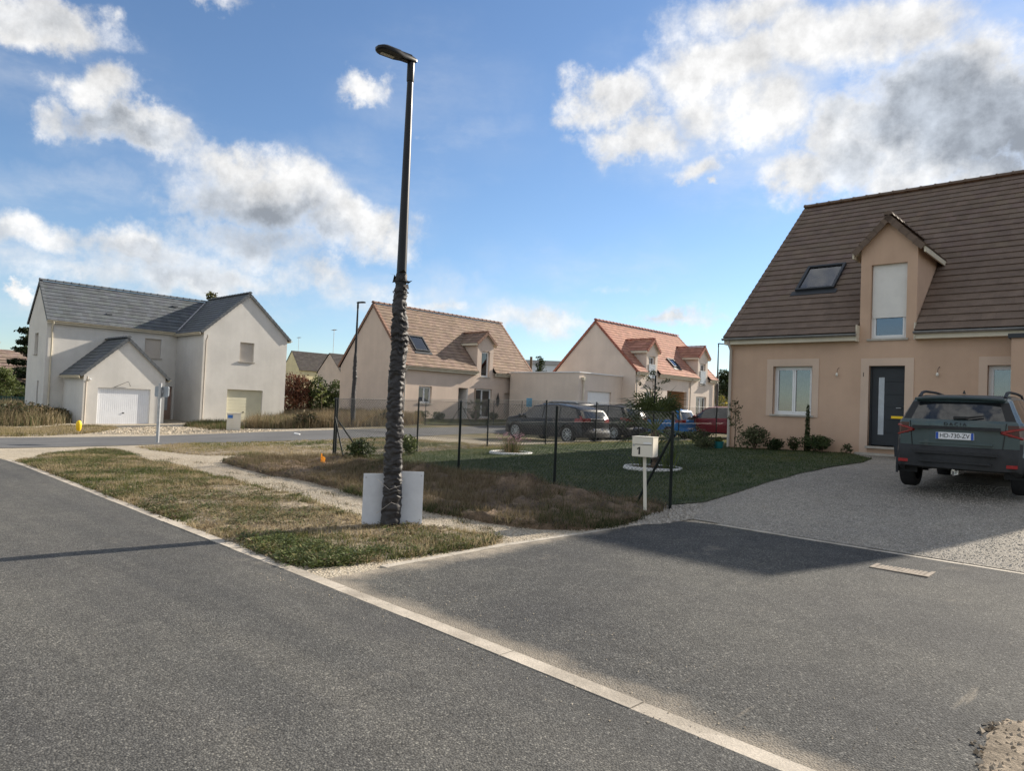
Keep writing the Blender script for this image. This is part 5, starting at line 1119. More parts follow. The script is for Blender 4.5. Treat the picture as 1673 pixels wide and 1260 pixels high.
# ------------------------------------------------------------------ planted rings, palms, shrubs
def ring(px, py, r, label):
    x, y = G(px, py); z = zt(x, y); e = empty('planting_ring', (x, y, z), 0, label, 'planting ring', 'white edged planting rings on the lawn')
    n = 14; m = MB(); me = None
    for i in range(n):
        a0 = 2*math.pi*i/n+.01; a1 = 2*math.pi*(i+1)/n-.01; q = MB(); pr = []
        for rr, zz in ((r-.06, -.03), (r-.055, .05), (r-.02, .07), (r+.02, .065), (r+.05, .03), (r+.055, -.03)):
            pr.append((rr, zz))
        for k in range(4):
            a = a0+(a1-a0)*k/3; q.v += [(rr*math.cos(a), rr*math.sin(a), zz) for rr, zz in pr]
        for k in range(3):
            for j in range(5): q.f.append((k*6+j, k*6+j+1, k*6+j+7, k*6+j+6)); q.m.append(0)
        q.f.append((0, 1, 2, 3, 4, 5)); q.f.append(tuple(range(23, 17, -1))); q.m += [0, 0]; shade_auto(q.build('edging_stone', whitestone, e), 50)
    d = MB(); d.lathe([(.001, .045), (r*.5, .04), (r-.05, .03)], 20); d.build('soil_bed', bank_soil, e); return x, y, z
def palm(x, y, z, trunk, size, nleaf, label, group=None):
    e = empty('palm', (x, y, z), 0, label, 'palm', group); t = MB()
    prof = [(.07*size+.02*math.sin(i*2.4)*size, trunk*i/10) for i in range(11)]; t.lathe([(.001, -.02)]+prof+[(.001, trunk+.02)], 10); t.build('trunk', barkm, e)
    V = []; F_ = []; C = []; st = MB()
    for i in range(nleaf):
        a = i*2.4+random.uniform(-.3, .3); el = random.uniform(-.35, 1.25); pl = size*random.uniform(.45, .7); d = Vector((math.cos(a)*math.cos(el), math.sin(a)*math.cos(el), math.sin(el)))
        b0 = Vector((0, 0, trunk)); b1 = b0+d*pl+Vector((0, 0, -.05*pl)); st.tube([b0, (b0+b1)/2+Vector((0, 0, .03)), b1], [.012*size, .009*size, .006*size], 5)
        side = d.cross(Vector((0, 0, 1))).normalized(); upv = side.cross(d)
        for k in range(15):
            w = (k-7)/7*1.9; L = size*.5*(1-.25*abs(w)/1.9)*random.uniform(.85, 1.1); dr = (d*math.cos(w)+side*math.sin(w)).normalized(); tip = b1+dr*L+Vector((0, 0, -.22*L*(random.uniform(.6, 1.4))))
            mid = b1+dr*L*.55+upv*.04; pn = dr.cross(upv).normalized()*.016*size
            q = len(V); V += [tuple(b1-pn*.4), tuple(b1+pn*.4), tuple(mid+pn), tuple(mid-pn), tuple(tip)]; F_ += [(q, q+1, q+2), (q, q+2, q+3), (q+3, q+2, q+4)]
            g = random.uniform(.7, 1.3); C += [tuple((GRN*.75+np.array([.01, .01, .004]))*g)]*5
    raw_mesh('fronds', np.array(V), np.array(F_), leafm, np.array(C), e); st.build('leaf_stalk', mat('stalk_green'+str(random.random())[2:5], (.10, .13, .04), .6), e); return e
x, y, z = ring(835, 742, .56, 'white edged ring round pinkish grasses on the lawn')
def flower_grass(x, y, z, w, h, label):
    e = empty('ornamental_grass', (x, y, z+.04), 0, label, 'plant'); n = 420; P = rng.normal(0, w*.35, (n, 2)); a = np.arctan2(P[:, 1], P[:, 0]); 
    hh = rng.uniform(.5, 1., n)*h; L = np.c_[P, np.zeros(n)]; T = L+np.c_[P*.7+rng.normal(0, .05, (n, 2)), hh]; wv = np.c_[np.cos(a+1.57), np.sin(a+1.57), np.zeros(n)]*.006
    V = np.stack([L-wv, L+wv, T], 1).reshape(-1, 3); raw_mesh('blades', V, np.arange(n*3).reshape(-1, 3), grassm, np.repeat(pal(rng.uniform(0, 1, n), DGRN, GRN, BRN*1.3, DRY*.8), 3, 0), e)
    bl = [(float(T[i, 0]), float(T[i, 1]), float(T[i, 2]), .04, .04, .05) for i in range(0, n, 9)]; foliage('flowers', bl, 500, .016, [np.array([.3, .16, .2]), np.array([.42, .27, .3]), np.array([.22, .1, .14])], e, gap=.0)
flower_grass(x, y, z, .38, .52, 'pinkish flowering grasses in the smaller planting ring')
x, y, z = ring(1067, 767, .6, 'white edged ring round the palm on the lawn')
palm(x+.03, y, z, .85, 1.08, 26, 'fan palm tied to a stake in the white edged ring')
def iris(x, y, z, n, h, label):
    e = empty('iris', (x, y, z+.03), 0, label, 'plant'); P = rng.normal(0, .06, (n, 2)); L = np.c_[P, np.zeros(n)]; T = L+np.c_[P*1.2+rng.normal(0, .03, (n, 2)), rng.uniform(.6, 1, n)*h]; a = rng.uniform(0, 6.28, n); wv = np.c_[np.cos(a), np.sin(a), np.zeros(n)]*.012
    M_ = (L+T)/2; V = np.stack([L-wv, L+wv, M_+wv*.9, M_-wv*.9, T], 1).reshape(-1, 3); k = np.arange(n)[:, None]*5; raw_mesh('blades', V, np.concatenate([k+[[0, 1, 2]], k+[[0, 2, 3]], k+[[3, 2, 4]]], 0), grassm, np.repeat(pal(rng.uniform(0, 1, n), GRN, GRN*1.5, np.array([.16, .2, .05])), 5, 0), e)
iris(x+.3, y+.1, z, 30, .65, 'upright iris leaves beside the palm trunk'); iris(x-.22, y-.05, z, 22, .38, 'short iris clump at the street side of the palm trunk')
s = MB(); s.tube([(x-.02, y-.05, z-.05), (x+.01, y-.04, z+2.05)], .017, 8); tag(s.build('plant_stake', greenpost), 'thin dark stake rising through the palm', 'stake')
def sapling(x, y, h, label, n=260, size=.05, cols=GC, w=.5, cat='sapling', name='sapling'):
    z = zt(x, y); e = empty(name, (x, y, z), 0, label, cat); m = MB(); m.tube([(0, 0, -.03), (.02, .01, h*.5), (0, 0, h)], [.02, .014, .005], 6); bl = []
    for i in range(11):
        a = i*2.4; zz = h*(.38+.055*i); L = w*(1-.05*i); tip = (math.cos(a)*L, math.sin(a)*L, zz+L*.45); m.tube([(0, 0, zz), (tip[0]*.5, tip[1]*.5, zz+L*.28), tip], [.009, .006, .003], 5)
        bl += [(tip[0]*t, tip[1]*t, zz+L*.45*t, .1, .1, .08) for t in (.55, .8, 1.)]
    bl.append((0, 0, h, .08, .08, .12)); m.build('stem', barkm, e); foliage('leaves', bl, n, size, cols, e, gap=.05, seed=random.random()*5, asp=.35); return e
tx, ty, _ = at(1064, 700, 21.5); sapling(tx, ty, 2.3, 'spindly young tree with sparse small leaves behind the palm', 420, .045, OLV, .75)
shrub('shrub', 590, 757, .85, .62, 'leafy green shrub at the fence corner brace', n=1300, size=.035)
shrub('shrub', 668, 745, .6, .55, 'bright green shrub just behind the wrapped lamp post', cols=[DGRN, GRN, GRN*1.3, np.array([.17, .2, .05])], n=900, size=.035)
shrub('juniper', 848, 717, 1.0, .45, 'low dark spreading juniper beside the navy car', cols=[DGRN*.5, DGRN*.7, DGRN], n=1300, size=.04, asp=.25)
# bed along the house front
sapling(*np.array(at(1209, 732, 0.0001)[:2])*0+np.array([-9.35, 19.75]), 1.45, 'slender reddish sapling at the house corner downpipe', 300, .04, OLV, .22)
for xx, yy, w, h, lab, cols, n in ((-8.75, 19.8, .95, .8, 'bushy grey green shrub under the house window end', OLV, 1600), (-8.15, 19.75, .5, .42, 'small dark round shrub below the window sill', [DGRN*.5, DGRN*.8, DGRN], 900), (-7.62, 19.75, .45, .5, 'small reddish twiggy shrub below the window', [np.array([.1, .05, .04]), DGRN, GRN], 500), (-6.85, 19.75, 1.05, .5, 'low leafy green shrub between cypress and front door', [DGRN*.8, DGRN*1.2, GRN], 1700), (-9.95, 19.2, .7, .45, 'low silvery shrub in front of the house corner', OLV, 800), (-10.7, 20.3, .9, .6, 'loose pinkish shrub beyond the house corner', [np.array([.14, .09, .08]), DGRN*1.2, OLV[2]], 900), (-6.25, 19.85, .3, .3, 'tiny grey shrub beside the door surround', OLV, 250)):
    shrub('shrub', 0, 0, w, h, lab, cols=cols, n=n, size=.035, at_xy=(xx, yy))
e = empty('cypress', (-7.28, 19.85, zt(-7.28, 19.85)), 0, 'narrow pencil cypress against the peach wall', 'cypress')
foliage('foliage', [(0, 0, .1+.125*i, .085*(1-.07*i)+.01, .085*(1-.07*i)+.01, .12) for i in range(10)], 1600, .03, [DGRN*.6, DGRN, GRN*.7], e, gap=0, up=1.5, asp=.3); m = MB(); m.tube([(0, 0, -.05), (0, 0, .9)], [.015, .006], 6); m.build('trunk', barkm, e)
# ------------------------------------------------------------------ small street things
def small_things():
    x, y = G(128, 708); z = zt(x, y); e = empty('marker_post', (x, y, z), 0, 'yellow utility marker cap at the verge before the grey roofed house', 'marker'); s = math.hypot(x, y)/27
    m = MB(); m.tube([(0, 0, -.05), (0, 0, .2)], .03, 6); m.build('stake', galv, e); m = MB(); m.lathe([(.03, .06), (.07*s, .14), (.09*s, .28*s), (.075*s, .36*s), (.04*s, .41*s), (.001, .42*s)], 14); shade_auto(m.build('cap', yellowp, e), 60)
    x, y = G(526, 764); z = zt(x, y)+.03; e = empty('marker_flag', (x, y, z), 0, 'orange marking flag stuck in the bank near the fence corner', 'marker')
    m = MB(); m.tube([(0, 0, -.1), (.01, 0, .27)], .008, 5); m.build('stake', blackp, e); m = MB()
    for i in range(5):
        a = .02*math.sin(i*1.7); b = .02*math.sin((i+1)*1.7); m.face([(-.07+.03*i, a, .08), (-.04+.03*i, b, .08), (-.04+.03*i, b+.01, .26-.02*i), (-.07+.03*i, a+.01, .28-.02*i)])
    m.build('ribbon', orangep, e)
    # two cream utility cabinets by the street
    for px, w, lab, blue in ((375.3, .32, 'cream utility cabinet with a blue sticker beside the cross street', True), (386.2, .36, 'plain cream utility cabinet beside the cross street', False)):
        x, y = G(px, 703.5); z = zt(x, y); sc = math.hypot(x, y)/38; e = empty('utility_cabinet', (x, y, z), math.radians(64), lab, 'utility cabinet')
        m = MB(); m.box(-w/2*sc, w/2*sc, -.12, .12, -.1, .84*sc); o = m.build('case', cream, e); m = MB(); m.box(-w/2*sc-.015, w/2*sc+.015, -.14, .14, .84*sc, .88*sc); m.build('lid', cream, e); MB().box(-w/2*sc+.03, w/2*sc-.03, -.126, -.121, .06, .58*sc).build('door', cream, e)
        if blue: MB().box(-w/2*sc+.04, w/2*sc-.04, -.124, -.121, .62*sc, .78*sc).build('sticker', mat('blue_sticker', (.06, .2, .55), .5), e)
    # pillar, blue board and garden palm at the middle house
    x, y = -28.2, 33.9; z = zt(x, y); e = empty('gate_pillar', (x, y, z), 0, 'pale concrete gate pillar beside the middle house garden', 'pillar'); m = MB(); m.box(-.2, .2, -.2, .2, -.1, .95); m.build('shaft', concrete, e); MB().box(-.24, .24, -.24, .24, .95, 1.02).build('cap', concrete, e)
    x, y = -29.6, 33.4; z = zt(x, y); e = empty('notice_board', (x, y, z), math.pi/2, 'small light blue board by the garden of the middle house', 'board'); m = MB(); m.box(-.25, .25, -.02, .02, .95, 1.5); m.build('panel', mat('light_blue', (.15, .42, .62), .5), e); m = MB(); m.box(-.03, .03, .021, .05, -.1, 1.4); m.build('post', galv, e)
    palm(-30.2, 29.3, zt(-30.2, 29.3), .75, .85, 18, 'green fan palm in the garden of the middle house')
    for yy, w, h, lab in ((26.2, .9, .6, 'olive shrub under the middle house window'), (27.3, .8, .5, 'low dark shrub right of the middle house window'), (30.4, .8, .55, 'dark shrub before the middle house patio window'), (31.9, 1.0, .6, 'wide shrub below the middle house dormer')):
        shrub('shrub', 0, 0, w, h, lab, n=500, size=.06, at_xy=(-31.3, yy), cols=OLV if w > .85 else GC)
    x, y = -29.3, 35.0; sapling(x, y, 2.1, 'sparse yellow green young tree before the middle house garage', 200, .06, [np.array([.14, .16, .05]), np.array([.2, .22, .08])], .6)
    # drain cover
    x, y = G(1475, 932); z = zt(x, y)+.005; e = empty('drain_cover', (x, y, z), 0, 'square perforated drain cover full of sand in the asphalt forecourt', 'drain cover'); m = MB(); w, d = .28, .19
    m.box(-w, w, -d, -d+.04, -.03, .008); m.box(-w, w, d-.04, d, -.03, .008); m.box(-w, -w+.04, -d+.04, d-.04, -.03, .0081); m.box(w-.04, w, -d+.04, d-.04, -.03, .0081); rust = mat('cast_iron_sandy', (.21, .175, .14), .85, .3, 14.); m.build('frame', rust, e)
    for i in range(11): xx = -w+.04+(i+1)*(2*w-.08)/12; MB().box(xx-.014, xx+.014, -d+.04, d-.04, -.03, .006).build('bar', rust, e)
    for i in range(8): yy = -d+.04+(i+1)*(2*d-.08)/9; MB().box(-w+.04, w-.04, yy-.012, yy+.012, -.03, .005).build('cross_bar', rust, e)
    MB().box(-w+.03, w-.03, -d+.03, d-.03, -.03, -.006).build('sand_fill', dirt, e)
    # bin with yellow lid behind the parked car, green pot at the corner
    x, y, z = -4.72, 19.4, zt(-4.72, 19.4); e = empty('wheelie_bin', (x, y, z), 0, 'dark wheeled bin with yellow lid beside the front door', 'bin'); m = MB()
    m.v += [(-.2, -.2, .06), (.2, -.2, .06), (.2, .22, .06), (-.2, .22, .06), (-.25, -.27, 1.0), (.25, -.27, 1.0), (.25, .27, 1.0), (-.25, .27, 1.0)]; [m.f.append(q) or m.m.append(0) for q in ((0, 3, 2, 1), (4, 5, 6, 7), (0, 1, 5, 4), (1, 2, 6, 5), (2, 3, 7, 6), (3, 0, 4, 7))]; m.build('tub', doorgrey, e)
    l = MB(); l.box(-.27, .27, -.3, .27, 1.0, 1.06); l.build('lid', yellowp, e)
    for sx in (-.2, .2): w_ = MB(); w_.lathe([(.001, -.03), (.1, -.03), (.1, .03), (.001, .03)], 12, Matrix.Translation((sx, .2, .1))@Matrix.Rotation(math.pi/2, 4, 'Y')); w_.build('wheel', blackp, e)
    x, y = -9.75, 19.55; e = empty('plant_pot', (x, y, zt(x, y)), 0, 'teal plant pot with small plant by the house corner', 'plant pot'); m = MB(); m.lathe([(.001, .0), (.11, .0), (.15, .22), (.16, .23), (.14, .23), (.13, .18), (.001, .18)], 14); m.build('pot', mat('teal_glaze', (.02, .16, .17), .35), e); foliage('plant', [(0, 0, .28, .12, .12, .1)], 160, .03, [GRN, GRN*1.4], e, gap=0)
small_things()
# ------------------------------------------------------------------ cars
tyrem = mat('tyre', (.016, .016, .017), .85, .2, 20.); rimm = mat('alloy', (.42, .43, .45), .35, .1, 8., metal=.8); cladm = mat('cladding', (.022, .023, .025), .65, .15, 12.)
redl = mat('tail_lens', (.22, .010, .013), .15, .1, 10., spec=.6); redr = mat('reflector', (.30, .014, .016), .25, .1, 10.); platem = mat('plate_white', (.7, .71, .72), .45, .02, 2.); plateb = mat('plate_blue', (.02, .08, .38), .45, .02, 2.)
lensdark = mat('smoked_lens', (.05, .008, .010), .15, .1, 10., spec=.6)
carglass = mat('car_glass', (.012, .014, .016), .05, .0, 1., spec=.9); chrome = mat('chrome', (.6, .6, .6), .2, .05, 4., metal=.9)
def paint(name, c): return mat(name, c, .4, .04, 1., spec=.15, coat=.3)
def lin(pts, x):
    for (a, va), (b, vb) in zip(pts[:-1], pts[1:]):
        if x <= b:
            t = 0 if b == a else max(0, (x-a)/(b-a)); t2 = t*t*(3-2*t); return va+(vb-va)*(.5*t+.5*t2)
    return pts[-1][1]
def wheel(par, x, y, r, sgn, spokes=10, wd=.22):
    e = MB(); R = Matrix.Translation((x, y, r))@Matrix.Rotation(-sgn*math.pi/2, 4, 'X'); w = wd/2
    e.lathe([(r*.66, -w), (r*.94, -w), (r, -w*.7), (r, w*.7), (r*.95, w*.97), (r*.72, w), (r*.68, w*.9), (r*.66, w*.3)], 28, R); o = e.build('wheel', tyrem, par); shade_auto(o, 40)
    m = MB(); m.lathe([(r*.68, w*.85), (r*.68, w*.98), (r*.62, w*.98), (r*.6, w*.5)], 28, R)
    for k in range(spokes):
        a = 2*math.pi*k/spokes; S = R@Matrix.Rotation(a, 4, 'Z'); m.box(r*.1, r*.64, -r*.045, r*.045, w*.55, w*.82, M=S)
    m.lathe([(r*.15, w*.5), (r*.15, w*.9), (.001, w*.92)], 14, R); rim = m.build('rim', rimm, o); b = MB(); b.lathe([(.001, w*.35), (r*.62, w*.35), (r*.62, -w*.5)], 20, R); b.build('brake', blackp, o); return o
def car(loc, rz, s, label, group=None, plate=None, suv=False):
    L, Wd, Hh = s['L'], s['W'], s['H']; e = empty('parked_car', loc, rz, label, 'car', group); hw = Wd/2; belt0 = s.get('belt', .62)*Hh
    rr = s.get('r', .33); xr, xf = s.get('xr', .17)*L, s.get('xf', .80)*L
    top = [(p[0]*L, p[1]*Hh) for p in s.get('top', [(0, .95), (.12, .985), (.35, 1.), (.52, .985), (.60, .95), (.755, .66), (.93, .585), (1., .47)])]
    xa, xb = s.get('wst', .58)*L, s.get('wsb', .755)*L
    wb = [(0, .455*Wd), (.05*L, .487*Wd), (.2*L, .5*Wd), (.75*L, .498*Wd), (.92*L, .47*Wd), (1.*L, .40*Wd)]
    belt = [(0, belt0*1.03), (.3*L, belt0), (xb, belt0*.94), (L, belt0*.86)]
    rake = s.get('rake', .34); bum = s.get('bum', .07); gz = s.get('gz', .21); bt = s.get('bump_top', .40)*Hh
    NJ = 19
    def ring(x):
        T = lin(top, x); B = min(lin(belt, x), T-.035); w = lin(wb, x); cab = max(0., min(1., (T-B-.04)/(Hh-belt0)))
        g = gz+.05*max(0, (x/L-.9)/.1)+(.15 if suv else .06)*max(0, (.11-x/L)/.11)**.6
        wr = w*(1-.24*cab*s.get('tumble', 1.)); pts = []
        lo = [(.86, g), (.955, g+.015), (.985, g+.07)]
        for k in range(1, 7): t = k/7; lo.append((.985+.015*math.sin(t*math.pi)*1., g+.07+(B-.06-g-.07)*t))
        lo += [(.985, B-.06), (.97, B-.025), (.945, B)]
        pts = [(w*a, z) for a, z in lo]                       # 12 pts (0..11)
        for t in (.33, .67, 1.): pts.append((w*.945+(wr-w*.945)*t*(1.+.12*t*(1-t)), B+(T-.065-B)*t if cab > .02 else B+(T-.02-B)*t))   # 12,13,14
        pts += [(wr*.955, T-.022 if cab > .02 else T-.01), (wr*.86, T), (wr*.5, T+.008), (0., T+.012)]   # 15..18
        return pts
    N = 64; xs = sorted(set([L*i/N for i in range(N+1)]+[xa, xb, s.get('p1', .3)*L, s.get('p2', .5)*L])); 
    def shear(x, z, y):
        k = max(0., 1-x/(.32*L)); dz = max(0., z-belt0*1.0)/(Hh-belt0); d = rake*dz**1.15*k
        if z < bt: d -= bum*k*min(1, (bt-z)/.06)*(1 if x < .1*L else 0)
        kf = max(0., (x/L-.9)/.1); yy = abs(y)/hw
        return x+d+((.24 if suv else .15)*(yy**2.6))*max(0., 1-x/((.08 if suv else .06)*L))-(.20*yy**2.2)*kf
    grid = {}
    rings = [ring(x) for x in xs]
    P = lambda i, j, sg: Vector((shear(xs[i], rings[i][j][1], rings[i][j][0]), sg*rings[i][j][0], rings[i][j][1]))
    parts = {}
    def put(key, q): parts.setdefault(key, MB()).face(q)
    g0, g1 = s.get('g0', .07)*L, s.get('g1', .74)*L; p1, p2, p3 = s.get('p1', .27)*L, s.get('p2', .47)*L, .68*L
    ar = rr+.055
    for sg in (1, -1):
        nm = 'left' if sg > 0 else 'right'
        for i in range(len(xs)-1):
            xm = (xs[i]+xs[i+1])/2
            for j in range(NJ-1):
                q = [P(i, j, sg), P(i+1, j, sg), P(i+1, j+1, sg), P(i, j+1, sg)]; c = (q[0]+q[1]+q[2]+q[3])/4
                if j < 11 and any(math.hypot(c.x-xw, c.z-rr) < ar for xw in (xr, xf)): continue
                key = 'body'
                if 11 <= j < 14 and g0 < xm < g1 and rings[i][14][1]-rings[i][11][1] > .05:
                    if abs(xm-p1) > .035*1.2 and abs(xm-p2) > .03: key = ('side_window', sg, 0 if xm < p1 else (1 if xm < p2 else 2))
                    else: key = ('pillar', sg, 0 if abs(xm-p1) <= .035*1.2 else 1)
                elif j >= 15 and xa < xm < xb: key = 'windscreen'
                elif j < (4 if suv else 2) : key = 'cladding'
                elif suv and xm < .03*L and j < 6: key = 'cladding'
                elif s.get('tail') and xm < s['tail'][0]*L and s['tail'][1]*Hh < c.z < s['tail'][2]*Hh: key = ('tail_light', sg)
                put(key, q)
    # rear cap and front cap strips
    M_ = 12
    for end, i in ((0, 0), (1, len(xs)-1)):
        for j in range(NJ-1):
            row = lambda jj, t: Vector((0, 0, 0))
            def pt(jj, t):
                y, z = rings[i][jj]; yy = y*t; xx = shear(xs[i], z, yy)
                return Vector((xx-(.0 if end else .0), yy, z))
            for k in range(M_):
                t0 = -1+2*k/M_; t1 = -1+2*(k+1)/M_; q = [pt(j, t0), pt(j, t1), pt(j+1, t1), pt(j+1, t0)]; c = (q[0]+q[2])/2; key = 'body'
                if end == 0:
                    if 11 <= j < 14 and abs((t0+t1)/2) < .9: key = 'rear_window'
                    elif 11 <= j < 14: key = ('pillar', 1 if t0 > 0 else -1, 2)
                    elif c.z < bt and (suv or j < 3): key = 'cladding'
                    elif s.get('tail') and abs((t0+t1)/2) > s['tail'][3] and s['tail'][1]*Hh < c.z < s['tail'][2]*Hh: key = ('tail_light', 1 if t0 > 0 else -1)
                else:
                    if j < 3 or (3 <= j < 7 and abs((t0+t1)/2) < .6): key = 'cladding'
                if (q[0]-q[1]).length+(q[2]-q[3]).length < 1e-4: continue
                put(key, q)
    pm = s['paint']; mats = dict(body=pm, pillar=blackp, windscreen=carglass, rear_window=carglass, cladding=cladm)
    body = None
    for key in sorted(parts, key=lambda k: 0 if k == 'body' else 1):
        nm = key if isinstance(key, str) else key[0]; m = mats.get(nm, carglass if nm == 'side_window' else (lensdark if s.get('taild') else redl))
        o = parts[key].build(nm, m, e); shade_auto(o, 32)
    # underside, arches, wheels
    u = MB(); u.box(.1*L, .93*L, -hw*.8, hw*.8, gz+(.1 if suv else .03), gz+(.15 if suv else .08)); u.build('underbody', blackp, e)
    for xw in (xr, xf):
        for sg in (1, -1):
            wv = wheel(e, xw, sg*(hw-.115), rr, sg, s.get('spokes', 10)); a = MB(); n = 22; R0, R1 = rr+.035, rr+.035+s.get('lip', .03); yo = sg*(hw+(.008 if suv else .0)); yi = sg*(hw-.3)
            for k in range(n+1):
                w = -.25+(math.pi+.5)*k/n; cs, sn = math.cos(w), math.sin(w); a.v += [(xw+R1*cs, sg*(hw-.03), rr+R1*sn), (xw+R1*cs, yo, rr+R1*sn), (xw+R0*cs, yo, rr+R0*sn), (xw+R0*cs, yi, rr+R0*sn)]
            for k in range(n):
                for j in range(3): a.f.append((k*4+j, k*4+j+1, k*4+j+5, k*4+j+4)); a.m.append(0)
            shade_auto(a.build('wheel_arch', cladm if suv else (pm if s.get('paint_arch', True) else cladm), e), 40)
    # plate
    pz = s.get('plate_z', .56)*Hh; px_ = shear(0, pz, 0)-.018
    pl = MB(); pl.box(px_-.006, px_+.03, -.26, .26, pz-.055, pz+.055); po = pl.build('number_plate', platem, e)
    for a, b in ((.222, .258), (-.258, -.222)): MB().box(px_-.0075, px_-.0055, a, b, pz-.053, pz+.053).build('plate_band', plateb, po)
    if plate:
        t = text_mesh('plate_text', plate, .098, blackp, po, .001); t.rotation_euler = (math.pi/2, 0, -math.pi/2); t.location = (px_-.008, 0, pz); t.scale = (.86, 1, 1)
    hd = MB(); hd.box(L*.955-.02, L*.975, -hw*.78, -hw*.45, Hh*.45, Hh*.51); hd.box(L*.955-.02, L*.975, hw*.45, hw*.78, Hh*.45, Hh*.51)
    for sg in (1, -1):
        mi = MB(); x0 = xb-.1*L*.35; z0 = belt0*.96+.04; mi.lathe([(.001, -.09), (.06, -.075), (.075, 0), (.06, .075), (.001, .09)], 10, Matrix.Translation((x0, sg*(hw+.07), z0+.04))@Matrix.Rotation(math.pi/2, 4, 'X')@Matrix.Scale(.9, 4, (0, 1, 0))); shade_auto(mi.build('mirror', pm if not suv else cladm, e), 60)
        MB().tube([(x0, sg*(hw*.93), z0-.02), (x0, sg*(hw+.02), z0+.02)], .018, 6).build('mirror_arm', cladm, e)
        hx = xs[-1]; 
        if s.get('rails'):
            ry = hw*.66; za, zb = .985*Hh, 1.0*Hh; rl = MB(); rl.tube([(rake+.1, sg*ry, Hh*.955), (rake+.28, sg*ry, Hh+.015), (rake+.5, sg*ry, Hh+.04), (.36*L, sg*ry, Hh+.045), (.48*L, sg*ry, Hh+.025), (.54*L, sg*ry, Hh*.96)], [.03, .024, .022, .022, .022, .014], 8); shade_auto(rl.build('roof_rail', s.get('railm', cladm), e), 60)
        for k in (p1+.14*L*.5, p2+.14*L*.5): MB().box(k-.09, k+.09, sg*hw*.992-.012, sg*hw*.992+.022, belt0*.9-.012, belt0*.9+.012).build('door_handle', pm, e)
    return e, shear, belt0
green_suv = mat('paint_slate_green', (.055, .083, .088), .35, .05, 1., spec=.25, coat=.5); navy = paint('paint_navy', (.007, .010, .017)); blackc = paint('paint_black', (.005, .0055, .007)); greyd = paint('paint_dark_grey', (.018, .021, .024)); bluec = paint('paint_blue', (.015, .16, .42)); redc = paint('paint_red', (.20, .012, .02)); maroon = paint('paint_plum', (.022, .009, .012))
def suv_main():
    x, y = -2.47, 13.0; z = zt(x, y+1.8)
    s = dict(L=4.34, W=1.81, H=1.60, paint=green_suv, belt=.705, rake=.30, r=.355, xr=.178, xf=.79, rails=True, bump_top=.435, plate_z=.565, tail=(.05, .555, .675, .82), tumble=1.2, taild=True, lip=.09, spokes=8, gz=.24, bum=.06)
    e, sh, belt0 = car((x, y, z), math.pi/2, s, 'dark slate green off-road car parked on the gravel drive, tail to the street', None, 'HD-730-ZV', True); Hh = 1.6
    X = lambda z_, y_=0.: sh(0, z_, y_)
    sp = MB(); 
    n = 12; pr = [(-.05, -.015), (-.06, .012), (.02, .03), (.3, .035), (.3, -.02)]
    for k in range(n+1):
        yy = -.62+1.24*k/n; bx = .05*(yy/.62)**2; sp.v += [(X(1.5)+a+bx-.04, yy, 1.515+b-.02*(yy/.62)**2) for a, b in pr]
    for k in range(n):
        for j in range(5): j2 = (j+1) % 5; sp.f.append((k*5+j, k*5+j2, (k+1)*5+j2, (k+1)*5+j)); sp.m.append(0)
    sp.f += [tuple(range(5)), tuple(range(n*5+4, n*5-1, -1))]; sp.m += [0, 0]; shade_auto(sp.build('spoiler', green_suv, e), 40)
    for sg in (1, -1):
        g = MB(); g.tube([(X(1.13, .66)-.004, sg*.665, 1.13), (X(.9, .64)-.004, sg*.64, .9), (X(.72, .62)-.004, sg*.62, .71)], .006, 5); g.build('hatch_gap', blackp, e)
    b = MB(); b.box(X(1.03)-.022, X(1.03)+.05, -.60, .60, 1.005, 1.055); b.build('hatch_strip', cladm, e)
    t = text_mesh('badge', 'D A C I A', .075, cladm, e, .004); t.rotation_euler = (math.pi/2, 0, -math.pi/2); t.location = (X(1.09)-.012, 0, 1.09)
    b = MB(); b.box(X(.8)-.012, X(.8)+.05, -.50, .50, .775, .80); b.build('hatch_crease', green_suv, e)
    b = MB(); b.box(X(.6)-.022, X(.6)+.05, -.58, .58, .61, .66); shade_auto(b.build('bumper_step', cladm, e))
    b = MB(); b.box(X(.48)-.025, X(.48)+.06, -.5, .5, .475, .50); b.build('bumper_lip', cladm, e)
    for sg in (1, -1):
        b = MB(); b.box(X(.47, .74)-.03, X(.47, .74)+.05, sg*.73-.085, sg*.73+.085, .445, .495); b.build('rear_reflector', redr, e)
        b = MB()   # arrow shaped lamp bars
        for (y0, z0), (y1, z1) in (((.60, .985), (.86, 1.055)), ((.60, .985), (.86, .90))):
            a = Vector((X(z0, y0)-.02, sg*y0, z0)); c = Vector((X(z1, y1)+.01, sg*y1, z1)); b.tube([a, c], .02, 6)
        b.build('tail_bar', redl, e)
    b = MB(); b.tube([(X(1.2)-.03, .02, 1.19), (X(1.2)-.05, -.18, 1.20), (X(1.24)-.02, -.38, 1.235)], [.03, .018, .01], 6); b.build('wiper', blackp, e)
    a = MB(); a.v += [(.62, -.02, 1.6), (.62, .02, 1.6), (.80, .0, 1.6), (.64, -.006, 1.66), (.64, .006, 1.66)]; [a.f.append(q) or a.m.append(0) for q in ((0, 1, 4, 3), (1, 2, 4), (2, 0, 3), (3, 4, 2))]; a.build('antenna', blackp, e)
    h = MB(); h.box(.05, .5, -.05, .05, .29, .36); h.tube([(.07, 0, .28), (-.06, 0, .29), (-.08, 0, .35)], .018, 8); h.lathe([(.001, .34), (.025, .355), (.025, .375), (.001, .39)], 10, Matrix.Translation((-.08, 0, 0))); h.build('tow_hook', chrome, e)
suv_main()
GP = 'cars parked in a row beyond the lawn fence'
